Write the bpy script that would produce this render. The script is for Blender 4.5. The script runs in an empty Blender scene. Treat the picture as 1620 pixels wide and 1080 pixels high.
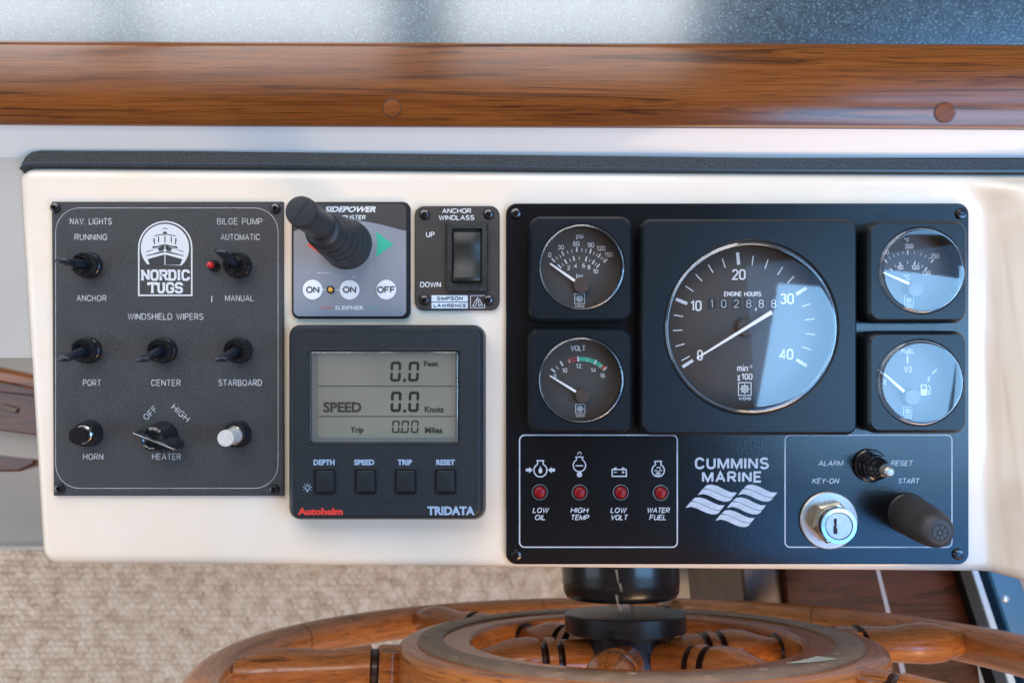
import bpy, math, random
from mathutils import Vector, Matrix
random.seed(7)
R = math.radians
SC = bpy.context.scene
COL = SC.collection

# ------------------------------------------------------------------ camera
FPX = 1080.0            # focal length in photo pixels (24 mm on a 36 mm sensor)
D = 0.381               # camera distance from the console face (metres)
cam_d = bpy.data.cameras.new("Camera")
cam = bpy.data.objects.new("camera", cam_d); COL.objects.link(cam)
cam.location = (0, 0, D)
cam_d.lens = 24; cam_d.sensor_width = 36
cam_d.clip_start = 0.01; cam_d.clip_end = 50
cam_d.dof.use_dof = True; cam_d.dof.focus_distance = 0.374; cam_d.dof.aperture_fstop = 11.0
SC.camera = cam
# ------------------------------------------------------------------ world, lamps (cabin windows, plus added fill)
W = bpy.data.worlds.new("World"); SC.world = W; W.use_nodes = True
bgn = W.node_tree.nodes['Background']
bgn.inputs[0].default_value = (1.0, 0.86, 0.74, 1); bgn.inputs[1].default_value = 0.14
SC.view_settings.view_transform = 'Standard'; SC.view_settings.look = 'None'
SC.view_settings.exposure = -0.06; SC.view_settings.gamma = 1.0
def area(name, loc, rot, sx, sy, radiance, col):
    l = bpy.data.lights.new(name, 'AREA'); l.shape = 'RECTANGLE'; l.size = sx; l.size_y = sy
    l.energy = radiance * sx * sy * math.pi; l.color = col
    o = bpy.data.objects.new(name, l); COL.objects.link(o)
    o.location = loc; o.rotation_euler = rot
    return o
SKY = (0.50, 0.76, 1.0)
# windscreen panes ahead of the dash (top of the picture), side windows right and left
for x_, w_ in ((-0.60, .60), (0.14, .58), (-1.30, .50)):
    area('windscreen_light', (x_, 1.31, 0.84), (R(-38), 0, R(8) if x_ < -1 else 0), w_, 1.50, 4.5, (0.97, 0.97, 1.0))
area('side_window_and_fill_light', (0.775, -0.06, 1.10), (0, R(38), R(-10)), 0.44, 0.40, 9.5, (0.28, 0.60, 1.0))
area('side_window_and_fill_light', (1.125, -0.05, 0.83), (0, R(38), R(-4)), 0.42, 0.40, 9.0, (0.28, 0.60, 1.0))
area('side_window_and_fill_light', (0.98, 0.42, 1.0), (0, R(38), R(-8)), 0.60, 0.24, 6.5, (0.22, 0.54, 1.0))
area('side_window_and_fill_light', (0.86, -0.50, 0.95), (R(14), R(38), R(10)), 0.80, 0.34, 5.0, (0.08, 0.38, 1.0))
area('side_window_and_fill_light', (1.14, -0.10, 1.10), (0, R(38), R(4)), 1.25, 0.78, 1.3, (0.22, 0.50, 1.0))  # no window: dim panel added behind the panes to soften their reflections
area('port_window_light', (-1.35, -0.30, 0.6), (0, R(-66), 0), 0.8, 1.0, 2.6, (0.66, 0.83, 1.0))
area('warm_fill_light', (0.9, -1.15, 1.0), (R(46), R(28), 0), 1.0, 0.7, 9.5, (1.0, 0.64, 0.35))  # added off-frame warm fill for the cream gelcoat, not a fitting in the cabin

def P(px, py, z=0.0):
    """point at height z above the console face that stands at photo pixel (px, py)"""
    k = (D - z) / FPX
    return Vector(((px - 810) * k, (540 - py) * k, z))
S = D / FPX             # metres per photo pixel on the console face

# ------------------------------------------------------------------ node material helpers
def mat(name, col, rough=0.5, metal=0.0, spec=0.5, coat=0.0, emis=None):
    m = bpy.data.materials.new(name); m.use_nodes = True
    b = m.node_tree.nodes['Principled BSDF']
    b.inputs['Base Color'].default_value = (*col, 1); b.inputs['Roughness'].default_value = rough
    b.inputs['Metallic'].default_value = metal; b.inputs['Specular IOR Level'].default_value = spec
    b.inputs['Coat Weight'].default_value = coat; b.inputs['Coat Roughness'].default_value = 0.08
    return m
def nd(m, typ, **kw):
    n = m.node_tree.nodes.new(typ)
    for k, v in kw.items():
        if k in n.inputs: n.inputs[k].default_value = v
        else: setattr(n, k, v)
    return n
def ln(m, a, b): m.node_tree.links.new(a, b)
def B(m): return m.node_tree.nodes['Principled BSDF']
def ramp(m, fac, stops):
    r = nd(m, 'ShaderNodeValToRGB'); e = r.color_ramp.elements
    while len(e) < len(stops): e.new(0.5)
    for i, (p, c) in enumerate(stops):
        e[i].position = p; e[i].color = (*c, 1) if len(c) == 3 else c
    ln(m, fac, r.inputs[0]); return r.outputs[0]
def coords(m, scale=(1, 1, 1), which='Object', rot=(0, 0, 0)):
    t = nd(m, 'ShaderNodeTexCoord'); mp = nd(m, 'ShaderNodeMapping')
    mp.inputs['Scale'].default_value = scale; mp.inputs['Rotation'].default_value = rot
    ln(m, t.outputs[which], mp.inputs[0]); return mp.outputs[0]
def noise(m, vec, scale, detail=3, rough=0.5, dist=0.0):
    n = nd(m, 'ShaderNodeTexNoise'); n.inputs['Scale'].default_value = scale
    n.inputs['Detail'].default_value = detail; n.inputs['Roughness'].default_value = rough
    n.inputs['Distortion'].default_value = dist
    ln(m, vec, n.inputs['Vector']); return n.outputs['Fac']
def bump(m, h, strength, dist):
    b = nd(m, 'ShaderNodeBump'); b.inputs['Strength'].default_value = strength; b.inputs['Distance'].default_value = dist
    ln(m, h, b.inputs['Height']); ln(m, b.outputs[0], B(m).inputs['Normal']); return b
def mixc(m, fac, a, b, mode='MIX'):
    n = nd(m, 'ShaderNodeMix', data_type='RGBA', blend_type=mode)
    for s, v in ((n.inputs[0], fac), (n.inputs[6], a), (n.inputs[7], b)):
        if hasattr(v, 'is_linked'): ln(m, v, s)
        elif isinstance(v, (int, float)): s.default_value = v
        else: s.default_value = (*v, 1)
    return n.outputs[2]
def vary(m, base, amt, scale, rough_amt=0.0, r0=0.4):
    """grime: soft uneven tone and gloss"""
    v = coords(m); n = noise(m, v, scale, 5, 0.6)
    ln(m, ramp(m, n, [(0.3, tuple(c * (1 - amt) for c in base)), (0.7, tuple(min(1, c * (1 + amt)) for c in base))]), B(m).inputs['Base Color'])
    if rough_amt:
        q = nd(m, 'ShaderNodeMapRange'); q.inputs['To Min'].default_value = max(.02, r0 - rough_amt); q.inputs['To Max'].default_value = r0 + rough_amt
        ln(m, n, q.inputs['Value']); ln(m, q.outputs[0], B(m).inputs['Roughness'])
    return m

# cream gelcoat
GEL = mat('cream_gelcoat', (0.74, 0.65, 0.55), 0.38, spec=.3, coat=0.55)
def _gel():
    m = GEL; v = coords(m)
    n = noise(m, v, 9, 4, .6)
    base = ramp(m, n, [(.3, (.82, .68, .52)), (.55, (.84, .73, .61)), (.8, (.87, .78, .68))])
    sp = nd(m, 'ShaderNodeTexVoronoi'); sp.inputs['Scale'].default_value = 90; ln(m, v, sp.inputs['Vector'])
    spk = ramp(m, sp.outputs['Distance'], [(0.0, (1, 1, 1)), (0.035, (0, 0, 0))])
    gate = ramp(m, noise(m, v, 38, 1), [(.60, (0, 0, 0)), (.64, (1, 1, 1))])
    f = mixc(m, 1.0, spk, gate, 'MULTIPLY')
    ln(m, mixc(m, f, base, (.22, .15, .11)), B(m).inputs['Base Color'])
    sc = noise(m, coords(m, (14, 900, 1), rot=(0, 0, .5)), 1.0, 2, .5); sc2 = noise(m, coords(m, (700, 10, 1), rot=(0, 0, -.3)), 1.0, 2, .5)
    sr = ramp(m, sc, [(.66, (0, 0, 0)), (.70, (1, 1, 1))]); sr2 = ramp(m, sc2, [(.68, (0, 0, 0)), (.72, (1, 1, 1))])
    rg = ramp(m, noise(m, v, 22, 4, .65), [(.3, (.30,) * 3), (.7, (.46,) * 3)])
    ln(m, mixc(m, mixc(m, .5, sr, sr2, 'ADD'), rg, (.60, .60, .60)), B(m).inputs['Roughness'])
    bump(m, noise(m, v, 16, 2), 0.12, 0.0012)
_gel()
WHT = vary(mat('white_gelcoat', (.74, .745, .75), 0.4, coat=.4), (.70, .71, .70), .04, 5)
def speckle(name, dark, light, scale, thr, rough, bumpd, spec=.5):
    m = mat(name, dark, rough, spec=spec); v = coords(m)
    n = noise(m, v, scale, 2, .7)
    n2 = noise(m, v, scale * .37, 2, .6)
    c = ramp(m, n, [(thr, dark), (thr + .16, light)])
    c2 = mixc(m, n2, c, tuple(x * .5 for x in dark), 'MIX') 
    d = nd(m, 'ShaderNodeTexVoronoi'); d.inputs['Scale'].default_value = 210; ln(m, v, d.inputs['Vector'])
    dd = ramp(m, d.outputs['Distance'], [(0, (1, 1, 1)), (.045, (0, 0, 0))]); g = ramp(m, noise(m, v, 70, 2), [(.56, (0, 0, 0)), (.62, (1, 1, 1))])
    ln(m, mixc(m, mixc(m, 1.0, dd, g, 'MULTIPLY'), mixc(m, .75, c2, c), (.24, .23, .21)), B(m).inputs['Base Color'])
    bump(m, n, 1.0, bumpd)
    return m
NAVM = speckle('textured_black_plastic', (.020, .022, .026), (.19, .185, .18), 2400, .52, .50, .00018)
def _leather():
    m = mat('black_leather_grain_panel', (.003, .004, .006), 0.26, spec=.5); v = coords(m)
    vo = nd(m, 'ShaderNodeTexVoronoi', feature='SMOOTH_F1'); vo.inputs['Scale'].default_value = 900; ln(m, v, vo.inputs['Vector'])
    n = noise(m, v, 1300, 2, .6)
    a = nd(m, 'ShaderNodeMath', operation='ADD'); ln(m, vo.outputs['Distance'], a.inputs[0]); ln(m, n, a.inputs[1])
    bump(m, a.outputs[0], .40, .00006)
    q = ramp(m, noise(m, v, 14, 5, .65), [(.3, (.17,) * 3), (.75, (.26,) * 3)]); ln(m, q, B(m).inputs['Roughness'])
    d = nd(m, 'ShaderNodeTexVoronoi'); d.inputs['Scale'].default_value = 260; ln(m, v, d.inputs['Vector'])
    dd = ramp(m, d.outputs['Distance'], [(0, (1, 1, 1)), (.05, (0, 0, 0))])
    g = ramp(m, noise(m, v, 90, 2), [(.54, (0, 0, 0)), (.60, (1, 1, 1))])
    ln(m, mixc(m, mixc(m, 1.0, dd, g, 'MULTIPLY'), (.004, .005, .007), (.22, .21, .19)), B(m).inputs['Base Color'])
    return m
ENG = _leather()
HOUS = speckle('satin_black_housing', (.005, .008, .012), (.014, .018, .024), 1500, .5, .34, .00004, spec=.32)
CASE = speckle('grey_black_case', (.016, .021, .026), (.038, .045, .052), 1600, .5, .40, .00012)
VIN = speckle('black_vinyl', (.018, .021, .024), (.060, .066, .070), 900, .5, .50, .0004)
GLOSS = mat('gloss_black_plastic', (.008, .009, .012), .12, spec=.8)
SATIN = mat('satin_black_plastic', (.014, .016, .020), .32)
RUB = vary(mat('black_rubber', (.02, .022, .026), .5), (.020, .023, .028), .3, 60, .08, .46)
RUB2 = vary(mat('dusty_black_rubber', (.035, .03, .028), .62), (.042, .040, .042), .35, 50, .08, .55)
CHROME = vary(mat('chrome', (.72, .73, .75), .16, 1.0), (.74, .74, .74), .15, 260, .08, .18)
BRASSN = mat('nickel_nut', (.62, .54, .42), .2, 1.0)
STEEL = mat('blackened_steel', (.10, .10, .11), .28, 1.0)
PIT = mat('screw_recess', (.006, .006, .006), .6)
HUBM = mat('black_enamel', (.010, .014, .020), .30, coat=.3)
WPAINT = vary(mat('white_print', (.70, .71, .72), .5), (.70, .71, .72), .12, 300)
ENGR = vary(mat('engraved_print', (.50, .52, .54), .55), (.46, .47, .48), .28, 160)
LINEP = vary(mat('panel_print', (.40, .45, .53), .5), (.42, .47, .55), .15, 200)
BLUEP = mat('blue_grey_print', (.30, .41, .56), .5)
REDP = mat('red_print', (.70, .045, .03), .5)
GREENP = mat('green_print', (.04, .42, .27), .45)
REDA = mat('red_arrow_print', (.75, .10, .06), .45)
DKTXT = mat('dark_print', (.05, .055, .06), .5)
DKBR = mat('dark_overlay', (.055, .052, .050), .40)
GREYF = vary(mat('grey_overlay', (.26, .27, .30), .38), (.25, .265, .30), .05, 30)
BTNW = vary(mat('white_membrane_button', (.80, .81, .83), .4), (.80, .81, .83), .04, 80)
DIAL = vary(mat('dial_black', (.03, .027, .026), .5), (.052, .044, .040), .15, 40)
NEEDLE = mat('needle_white', (.85, .84, .82), .4)
REDL = mat('red_lens', (.20, .004, .008), .35, spec=.3)
REDB = mat('bright_red_lens', (.55, .012, .012), .15, coat=.5)
ORNG = mat('amber_lens', (.85, .42, .05), .3)
LCDM = vary(mat('lcd_background', (.32, .28, .22), .35), (.27, .26, .225), .12, 14)
LCDT = mat('lcd_segments', (.020, .026, .022), .4)
LCDT2 = mat('lcd_faint_text', (.05, .045, .036), .4)
LFRAME = mat('grey_window_frame', (.22, .23, .22), .2, coat=.5)
BRASS = vary(mat('tarnished_brass', (.17, .13, .08), .42, .25), (.32, .235, .17), .25, 60, .10, .45)
VERDI = vary(mat('pale_verdigris', (.35, .55, .52), .6), (.60, .76, .72), .15, 300)

def glassmat(name, tint=(1, 1, 1), refl=1.0, rough=.0):
    m = bpy.data.materials.new(name); m.use_nodes = True; t = m.node_tree
    t.nodes.remove(t.nodes['Principled BSDF']); out = [n for n in t.nodes if n.type == 'OUTPUT_MATERIAL'][0]
    tr = t.nodes.new('ShaderNodeBsdfTransparent'); tr.inputs[0].default_value = (*tint, 1)
    gl = t.nodes.new('ShaderNodeBsdfGlossy'); gl.inputs['Roughness'].default_value = rough; gl.inputs['Color'].default_value = (refl, refl, refl, 1)
    fr = t.nodes.new('ShaderNodeFresnel'); ge = t.nodes.new('ShaderNodeNewGeometry'); mr = t.nodes.new('ShaderNodeMapRange')
    mr.inputs['To Min'].default_value = 1.72; mr.inputs['To Max'].default_value = 1 / 1.72     # same reflection from either side of the thin pane
    t.links.new(ge.outputs['Backfacing'], mr.inputs['Value']); t.links.new(mr.outputs[0], fr.inputs[0])
    mx = t.nodes.new('ShaderNodeMixShader')
    t.links.new(fr.outputs[0], mx.inputs[0]); t.links.new(tr.outputs[0], mx.inputs[1]); t.links.new(gl.outputs[0], mx.inputs[2])
    t.links.new(mx.outputs[0], out.inputs[0]); return m
GLASS = glassmat('clear_lens', (.97, .97, .97), 1.0, .035)
LGLASS = glassmat('display_window', (.93, .93, .90), 1.0, .05)

def woodmat(name, light, mid, dark, which='Object', sc=(1, 1, 1), rough=.28, coat=.5, vein=.5, contrast=1.0):
    m = mat(name, mid, rough, coat=coat)
    v = coords(m, (sc[0] * 1.0, sc[1] * 1.0, sc[2] * 1.0), which)
    warp = noise(m, v, 3.0, 3, .5)
    st = coords(m, (sc[0] * 6, sc[1] * 60, sc[2] * 60), which)
    broad = noise(m, coords(m, (sc[0] * 2.2, sc[1] * 22, sc[2] * 22), which), 1.0, 4, .6, 1.2)
    fine = noise(m, coords(m, (sc[0] * 22, sc[1] * 520, sc[2] * 520), which), 1.0, 4, .65, .6)
    veins = noise(m, st, 1.0, 5, .62, 2.2)
    c1 = ramp(m, broad, [(.30, mid), (.52, light), (.75, mid)])
    fv = ramp(m, veins, [(vein, (0, 0, 0)), (vein + .10, (1, 1, 1)), (vein + .2, (.25, .25, .25))])
    c2 = mixc(m, fv, c1, dark)
    c2b = mixc(m, .72 * contrast, c1, c2)
    f2 = ramp(m, fine, [(.38, (.55, .55, .55)), (.55, (1, 1, 1)), (.8, (1.0, 1.0, 1.0))])
    c3 = mixc(m, .75, c2b, f2, 'MULTIPLY')
    pores = noise(m, coords(m, (sc[0] * 60, sc[1] * 900, sc[2] * 900), which), 1.0, 2, .5)
    pr = ramp(m, pores, [(.62, (0, 0, 0)), (.70, (1, 1, 1))])
    c4 = mixc(m, .0, c3, dark)
    pm = mixc(m, pr, c3, tuple(x * .8 for x in dark))
    c4 = mixc(m, .55, c3, pm)
    ln(m, c4, B(m).inputs['Base Color'])
    bump(m, fine, .12, .0003)
    return m
TEAK = woodmat('varnished_teak', (.225, .070, .014), (.115, .029, .0060), (.020, .005, .003), 'Object', (.62, 1.5, 1.5), .22, .60, .54)
B(TEAK).inputs['Coat Roughness'].default_value = .16
B(TEAK).inputs['Specular IOR Level'].default_value = .2
PLUGW = woodmat('teak_plug_wood', (.21, .060, .012), (.16, .042, .009), (.06, .02, .012), 'Object', (.5, 1, 1), .30, .10, .60)
B(PLUGW).inputs['Specular IOR Level'].default_value = .2
WHEELW = woodmat('wheel_teak', (.56, .19, .045), (.38, .108, .021), (.060, .020, .010), 'Object', (1.0, .8, .8), .24, .5, .58)
RIMW = woodmat('rim_teak', (.64, .235, .065), (.46, .150, .034), (.09, .03, .014), 'UV', (1, .4, .4), .26, .45, .62)
DARKW = woodmat('dark_teak_panel', (.085, .024, .010), (.055, .015, .007), (.014, .006, .004), 'Object', (1, 1, 1), .40, .0, .5)
B(DARKW).inputs['Specular IOR Level'].default_value = .15
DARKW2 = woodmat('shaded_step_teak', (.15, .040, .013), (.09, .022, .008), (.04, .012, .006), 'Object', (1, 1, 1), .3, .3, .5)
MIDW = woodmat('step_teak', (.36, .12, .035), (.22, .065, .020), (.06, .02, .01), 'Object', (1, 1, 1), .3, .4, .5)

# ------------------------------------------------------------------ mesh builder
ORG = {}
def tag(o, label=None, cat=None, group=None, kind=None):
    if label: o['label'] = label
    if cat: o['category'] = cat
    if group: o['group'] = group
    if kind: o['kind'] = kind
    return o
def thing(name, loc, label, cat, group=None):
    o = bpy.data.objects.new(name, None); COL.objects.link(o); o.location = loc; o.empty_display_size = .01
    ORG[o] = Vector(loc); return tag(o, label, cat, group)

def offs(poly, d):
    """inset a ccw polygon by d (mitred)"""
    n = len(poly); out = []
    for i in range(n):
        p0 = Vector(poly[i - 1]); p1 = Vector(poly[i]); p2 = Vector(poly[(i + 1) % n])
        a = (p1 - p0); b = (p2 - p1)
        if a.length < 1e-9 or b.length < 1e-9: out.append(tuple(p1)); continue
        a.normalize(); b.normalize()
        na = Vector((-a.y, a.x)); nb = Vector((-b.y, b.x))
        m = na + nb
        if m.length < 1e-6: m = na.copy()
        m.normalize(); c = max(.35, m.dot(na))
        out.append(tuple(p1 + m * (d / c)))
    return out
def area2(p): return sum(p[i - 1][0] * p[i][1] - p[i][0] * p[i - 1][1] for i in range(len(p)))
def ccw(p): return p if area2(p) > 0 else p[::-1]
def rrect(x0, y0, x1, y1, r, n=5, z=0.0):
    """rounded rectangle given in photo pixels at height z -> world 2-D polygon (ccw)"""
    pts = []
    for cx, cy, a0 in ((x1 - r, y0 + r, 0), (x0 + r, y0 + r, 90), (x0 + r, y1 - r, 180), (x1 - r, y1 - r, 270)):
        for i in range(n + 1):
            a = R(a0 + 90 * i / n); pts.append((cx + r * math.cos(a), cy - r * math.sin(a)))
    return ccw([tuple(P(x, y, z).xy) for x, y in pts])
def pxpoly(pts, z=0.0): return ccw([tuple(P(x, y, z).xy) for x, y in pts])

class MB:
    def __init__(s): s.v = []; s.f = []; s.mi = []; s.uv = {}; s.cur = 0
    def add(s, vs): b = len(s.v); s.v.extend([tuple(v) for v in vs]); return b
    def face(s, f): s.f.append(tuple(f)); s.mi.append(s.cur)
    def loft(s, loops, closed=True, cap0=False, cap1=False):
        n = len(loops[0]); bs = [s.add(l) for l in loops]
        for a, b in zip(bs, bs[1:]):
            for i in range(n if closed else n - 1):
                j = (i + 1) % n; s.face((a + i, a + j, b + j, b + i))
        if cap0: s.face([bs[0] + i for i in range(n)][::-1])
        if cap1: s.face([bs[-1] + i for i in range(n)])
        return s
    def plate(s, poly, layers, cap0=False, cap1=True):
        """poly ccw 2-D; layers (inset, z) from back to front"""
        return s.loft([[(x, y, z) for x, y in offs(poly, d)] for d, z in layers], True, cap0, cap1)
    def holed(s, outer, inner, z):
        """flat face between an outer polygon and an inner one with the same number of points"""
        return s.loft([[(x, y, z) for x, y in outer], [(x, y, z) for x, y in inner]])
    def lathe(s, c, prof, n=32, M=None, cap=True):
        """prof [(r, h)] about the local z axis at c"""
        M = M or Matrix.Identity(3); c = Vector(c)
        ls = [[c + M @ Vector((r * math.cos(2 * math.pi * i / n), r * math.sin(2 * math.pi * i / n), h)) for i in range(n)] for r, h in prof]
        return s.loft(ls, True, cap, cap)
    def ribbon(s, pts, h, z, closed=False):
        n = len(pts)
        L = []; Rr = []
        for i in range(n):
            p = Vector(pts[i])
            a = (p - Vector(pts[i - 1])) if (i > 0 or closed) else None
            b = (Vector(pts[(i + 1) % n]) - p) if (i < n - 1 or closed) else None
            if a is None: a = b
            if b is None: b = a
            if a.length < 1e-12: a = b
            if b.length < 1e-12: b = a
            a = a.normalized(); b = b.normalized()
            na = Vector((-a.y, a.x)); m = na + Vector((-b.y, b.x))
            if m.length < 1e-6: m = na.copy()
            m.normalize(); q = h / max(.5, m.dot(na))
            L.append((p.x + m.x * q, p.y + m.y * q, z)); Rr.append((p.x - m.x * q, p.y - m.y * q, z))
        a = s.add(L); b = s.add(Rr)
        for i in range(n if closed else n - 1):
            j = (i + 1) % n; s.face((b + i, b + j, a + j, a + i))
    def poly(s, pts, z):
        p = ccw([tuple(q) for q in pts]); b = s.add([(x, y, z) for x, y in p]); s.face(range(b, b + len(p)))
    def tube(s, pts, rad, n=12, closed=False, cap=True, flat=1.0):
        m = len(pts); ls = []; up = Vector((.13, .2, 1)); L = 0
        for i in range(m):
            p = Vector(pts[i]); a = Vector(pts[(i + 1) % m if closed else min(i + 1, m - 1)]) - Vector(pts[i - 1 if (i or closed) else 0])
            a.normalize(); x = up.cross(a).normalized(); y = a.cross(x); r = rad[i] if hasattr(rad, '__len__') else rad
            ls.append([p + r * (math.cos(2 * math.pi * k / n) * x + flat * math.sin(2 * math.pi * k / n) * y) for k in range(n)])
        if closed: ls.append(ls[0])
        return s.loft(ls, True, cap and not closed, cap and not closed)
    def box(s, a, b):
        (x0, y0, z0), (x1, y1, z1) = a, b
        return s.loft([[(x0, y0, z0), (x1, y0, z0), (x1, y1, z0), (x0, y1, z0)], [(x0, y0, z1), (x1, y0, z1), (x1, y1, z1), (x0, y1, z1)]], True, True, True)
    def data(s, name, mats, org, ang=35):
        me = bpy.data.meshes.new(name)
        me.from_pydata([(Vector(v) - org)[:] for v in s.v], [], s.f)
        for m in (mats if isinstance(mats, (list, tuple)) else [mats]): me.materials.append(m)
        me.polygons.foreach_set('material_index', s.mi)
        if s.uv:
            ul = me.uv_layers.new(name='UVMap')
            for lp in me.loops: ul.data[lp.index].uv = s.uv.get(lp.vertex_index, (0, 0))
        me.shade_smooth(); me.set_sharp_from_angle(angle=R(ang)); me.update()
        return me
    def build(s, name, mats, parent=None, label=None, ang=35, org=None):
        if org is None:
            xs = [v[0] for v in s.v]; ys = [v[1] for v in s.v]; zs = [v[2] for v in s.v]
            org = Vector(((min(xs) + max(xs)) / 2, (min(ys) + max(ys)) / 2, min(zs)))
        org = Vector(org)
        o = bpy.data.objects.new(name, s.data(name, mats, org, ang)); COL.objects.link(o)
        ORG[o] = org; o.location = org - (ORG[parent] if parent else Vector())
        if parent: o.parent = parent
        if label: o['label'] = label
        return o
def clone(src, at, parent, rot=0.0):
    """copy of a part with its sub-parts, moved to world point at"""
    c = src.copy(); COL.objects.link(c); ORG[c] = Vector(at); c.parent = parent
    c.location = Vector(at) - (ORG[parent] if parent else Vector()); c.rotation_euler.z = src.rotation_euler.z + rot
    for ch in src.children:
        d = ch.copy(); COL.objects.link(d); d.parent = c
    return c

# ------------------------------------------------------------------ lettering
def arc(cx, cy, rx, ry, a0, a1, n=8): return [(cx + rx * math.cos(R(a0 + (a1 - a0) * i / n)), cy + ry * math.sin(R(a0 + (a1 - a0) * i / n))) for i in range(n + 1)]
def bowl(x0, y0, x1, y1, r):   # open to the left: from (x0,y1) right and round to (x0,y0)
    return [(x0, y1)] + arc(x1 - r, y1 - r, r, r, 90, 0, 4) + arc(x1 - r, y0 + r, r, r, 0, -90, 4) + [(x0, y0)]
def ring(x0, y0, x1, y1, r):
    return arc(x1 - r, y1 - r, r, r, 90, 0, 4) + arc(x1 - r, y0 + r, r, r, 0, -90, 4) + arc(x0 + r, y0 + r, r, r, 270, 180, 4) + arc(x0 + r, y1 - r, r, r, 180, 90, 4)
G = {
 'A': (.72, [[(0, 0), (.36, 1), (.72, 0)], [(.12, .33), (.60, .33)]]),
 'B': (.62, [[(0, 0), (0, 1)], bowl(0, .53, .55, 1, .22), bowl(0, 0, .62, .53, .25)]),
 'C': (.68, [arc(.35, .66, .33, .34, 15, 180, 7) + arc(.35, .34, .33, .34, 180, 345, 7)]),
 'D': (.66, [[(0, 0), (0, 1)], bowl(0, 0, .66, 1, .33)]),
 'E': (.56, [[(.56, 1), (0, 1), (0, 0), (.56, 0)], [(0, .52), (.5, .52)]]),
 'F': (.54, [[(.54, 1), (0, 1), (0, 0)], [(0, .52), (.46, .52)]]),
 'G': (.70, [arc(.35, .66, .33, .34, 20, 180, 7) + arc(.35, .34, .33, .34, 180, 350, 7) + [(.68, .46), (.42, .46)]]),
 'H': (.64, [[(0, 0), (0, 1)], [(.64, 0), (.64, 1)], [(0, .52), (.64, .52)]]),
 'I': (.0, [[(0, 0), (0, 1)]]),
 'K': (.62, [[(0, 0), (0, 1)], [(.6, 1), (0, .38)], [(.2, .56), (.62, 0)]]),
 'L': (.50, [[(0, 1), (0, 0), (.5, 0)]]),
 'M': (.82, [[(0, 0), (0, 1)], [(.03, .97), (.41, .06), (.79, .97)], [(.82, 1), (.82, 0)]]),
 'N': (.66, [[(0, 0), (0, 1)], [(.03, .97), (.63, .03)], [(.66, 1), (.66, 0)]]),
 'O': (.74, ['c', arc(.37, .5, .37, .5, 0, 345, 23)]),
 'P': (.58, [[(0, 0), (0, 1)], bowl(0, .45, .58, 1, .26)]),
 'R': (.62, [[(0, 0), (0, 1)], bowl(0, .48, .60, 1, .25), [(.3, .48), (.62, 0)]]),
 'S': (.62, [arc(.31, .755, .29, .245, 20, 230, 8) + [(.31, .51)] + arc(.31, .26, .31, .26, 55, -160, 8)]),
 'T': (.62, [[(0, 1), (.62, 1)], [(.31, 1), (.31, 0)]]),
 'U': (.62, [[(0, 1)] + arc(.31, .31, .31, .31, 180, 360, 8) + [(.62, 1)]]),
 'V': (.68, [[(0, 1), (.34, 0), (.68, 1)]]),
 'W': (.98, [[(0, 1), (.25, 0), (.49, .95), (.73, 0), (.98, 1)]]),
 'X': (.62, [[(0, 0), (.62, 1)], [(0, 1), (.62, 0)]]),
 'Y': (.66, [[(0, 1), (.33, .45), (.66, 1)], [(.33, .45), (.33, 0)]]),
 '0': (.48, ['c', ring(0, 0, .48, 1, .23)]),
 '1': (.28, [[(0, .78), (.22, 1), (.22, 0)]]),
 '2': (.48, [arc(.24, .73, .24, .27, 170, -25, 8) + [(0, 0), (.5, 0)]]),
 '3': (.48, [arc(.23, .755, .22, .245, 155, -80, 8), arc(.23, .27, .25, .27, 80, -155, 8)]),
 '4': (.52, [[(.38, 0), (.38, 1), (0, .27), (.52, .27)]]),
 '5': (.48, [[(.45, 1), (.07, 1), (.03, .5)] + arc(.23, .31, .25, .31, 120, -150, 9)]),
 '6': (.48, ['c', ring(0, 0, .48, .58, .22), [(0, .3), (.02, .7)] + arc(.25, .74, .22, .26, 165, 40, 4)]),
 '7': (.46, [[(0, 1), (.46, 1), (.15, 0)]]),
 '8': (.48, ['c', ring(.02, .52, .46, 1, .21), 'c', ring(0, 0, .48, .52, .23)]),
 '9': (.48, ['c', ring(0, .42, .48, 1, .22), [(.48, .7), (.46, .3)] + arc(.23, .26, .22, .26, -15, -140, 4)]),
 '.': (.05, [[(0, -.04), (0, .10)]]), ',': (.1, [[(.1, .12), (.0, -.2)]]),
 '-': (.3, [[(0, .45), (.3, .45)]]), '/': (.4, [[(0, -.05), (.4, 1.05)]]), ' ': (.32, []),
 'p': (.42, [[(0, -.3), (0, .66)], 'c', ring(0, 0, .42, .66, .19)]),
 's': (.38, [[(.36, .60), (.1, .66), (.02, .5), (.1, .37), (.3, .29), (.38, .16), (.3, 0), (.0, .04)]]),
 'i': (.0, [[(0, 0), (0, .66)], [(0, .84), (0, .98)]]),
 'b': (.42, [[(0, 0), (0, 1)], 'c', ring(0, 0, .42, .66, .19)]),
 'a': (.42, [[(.42, 0), (.42, .66)], 'c', ring(0, 0, .42, .66, .19)]),
 'r': (.26, [[(0, 0), (0, .66)], [(0, .45), (.12, .64), (.28, .64)]]),
 'm': (.62, [[(0, 0), (0, .66)], [(0, .5), (.1, .66), (.24, .66), (.31, .52), (.31, 0)], [(.31, .5), (.42, .66), (.55, .66), (.62, .52), (.62, 0)]]),
 'n': (.40, [[(0, 0), (0, .66)], [(0, .48), (.12, .66), (.3, .66), (.40, .50), (.40, 0)]]),
 'x': (.40, [[(0, 0), (.4, .66)], [(0, .66), (.4, 0)]]),
 'c': (.0, []), '*': (.22, ['c', ring(0, .75, .22, 1, .1)]),
}
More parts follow.
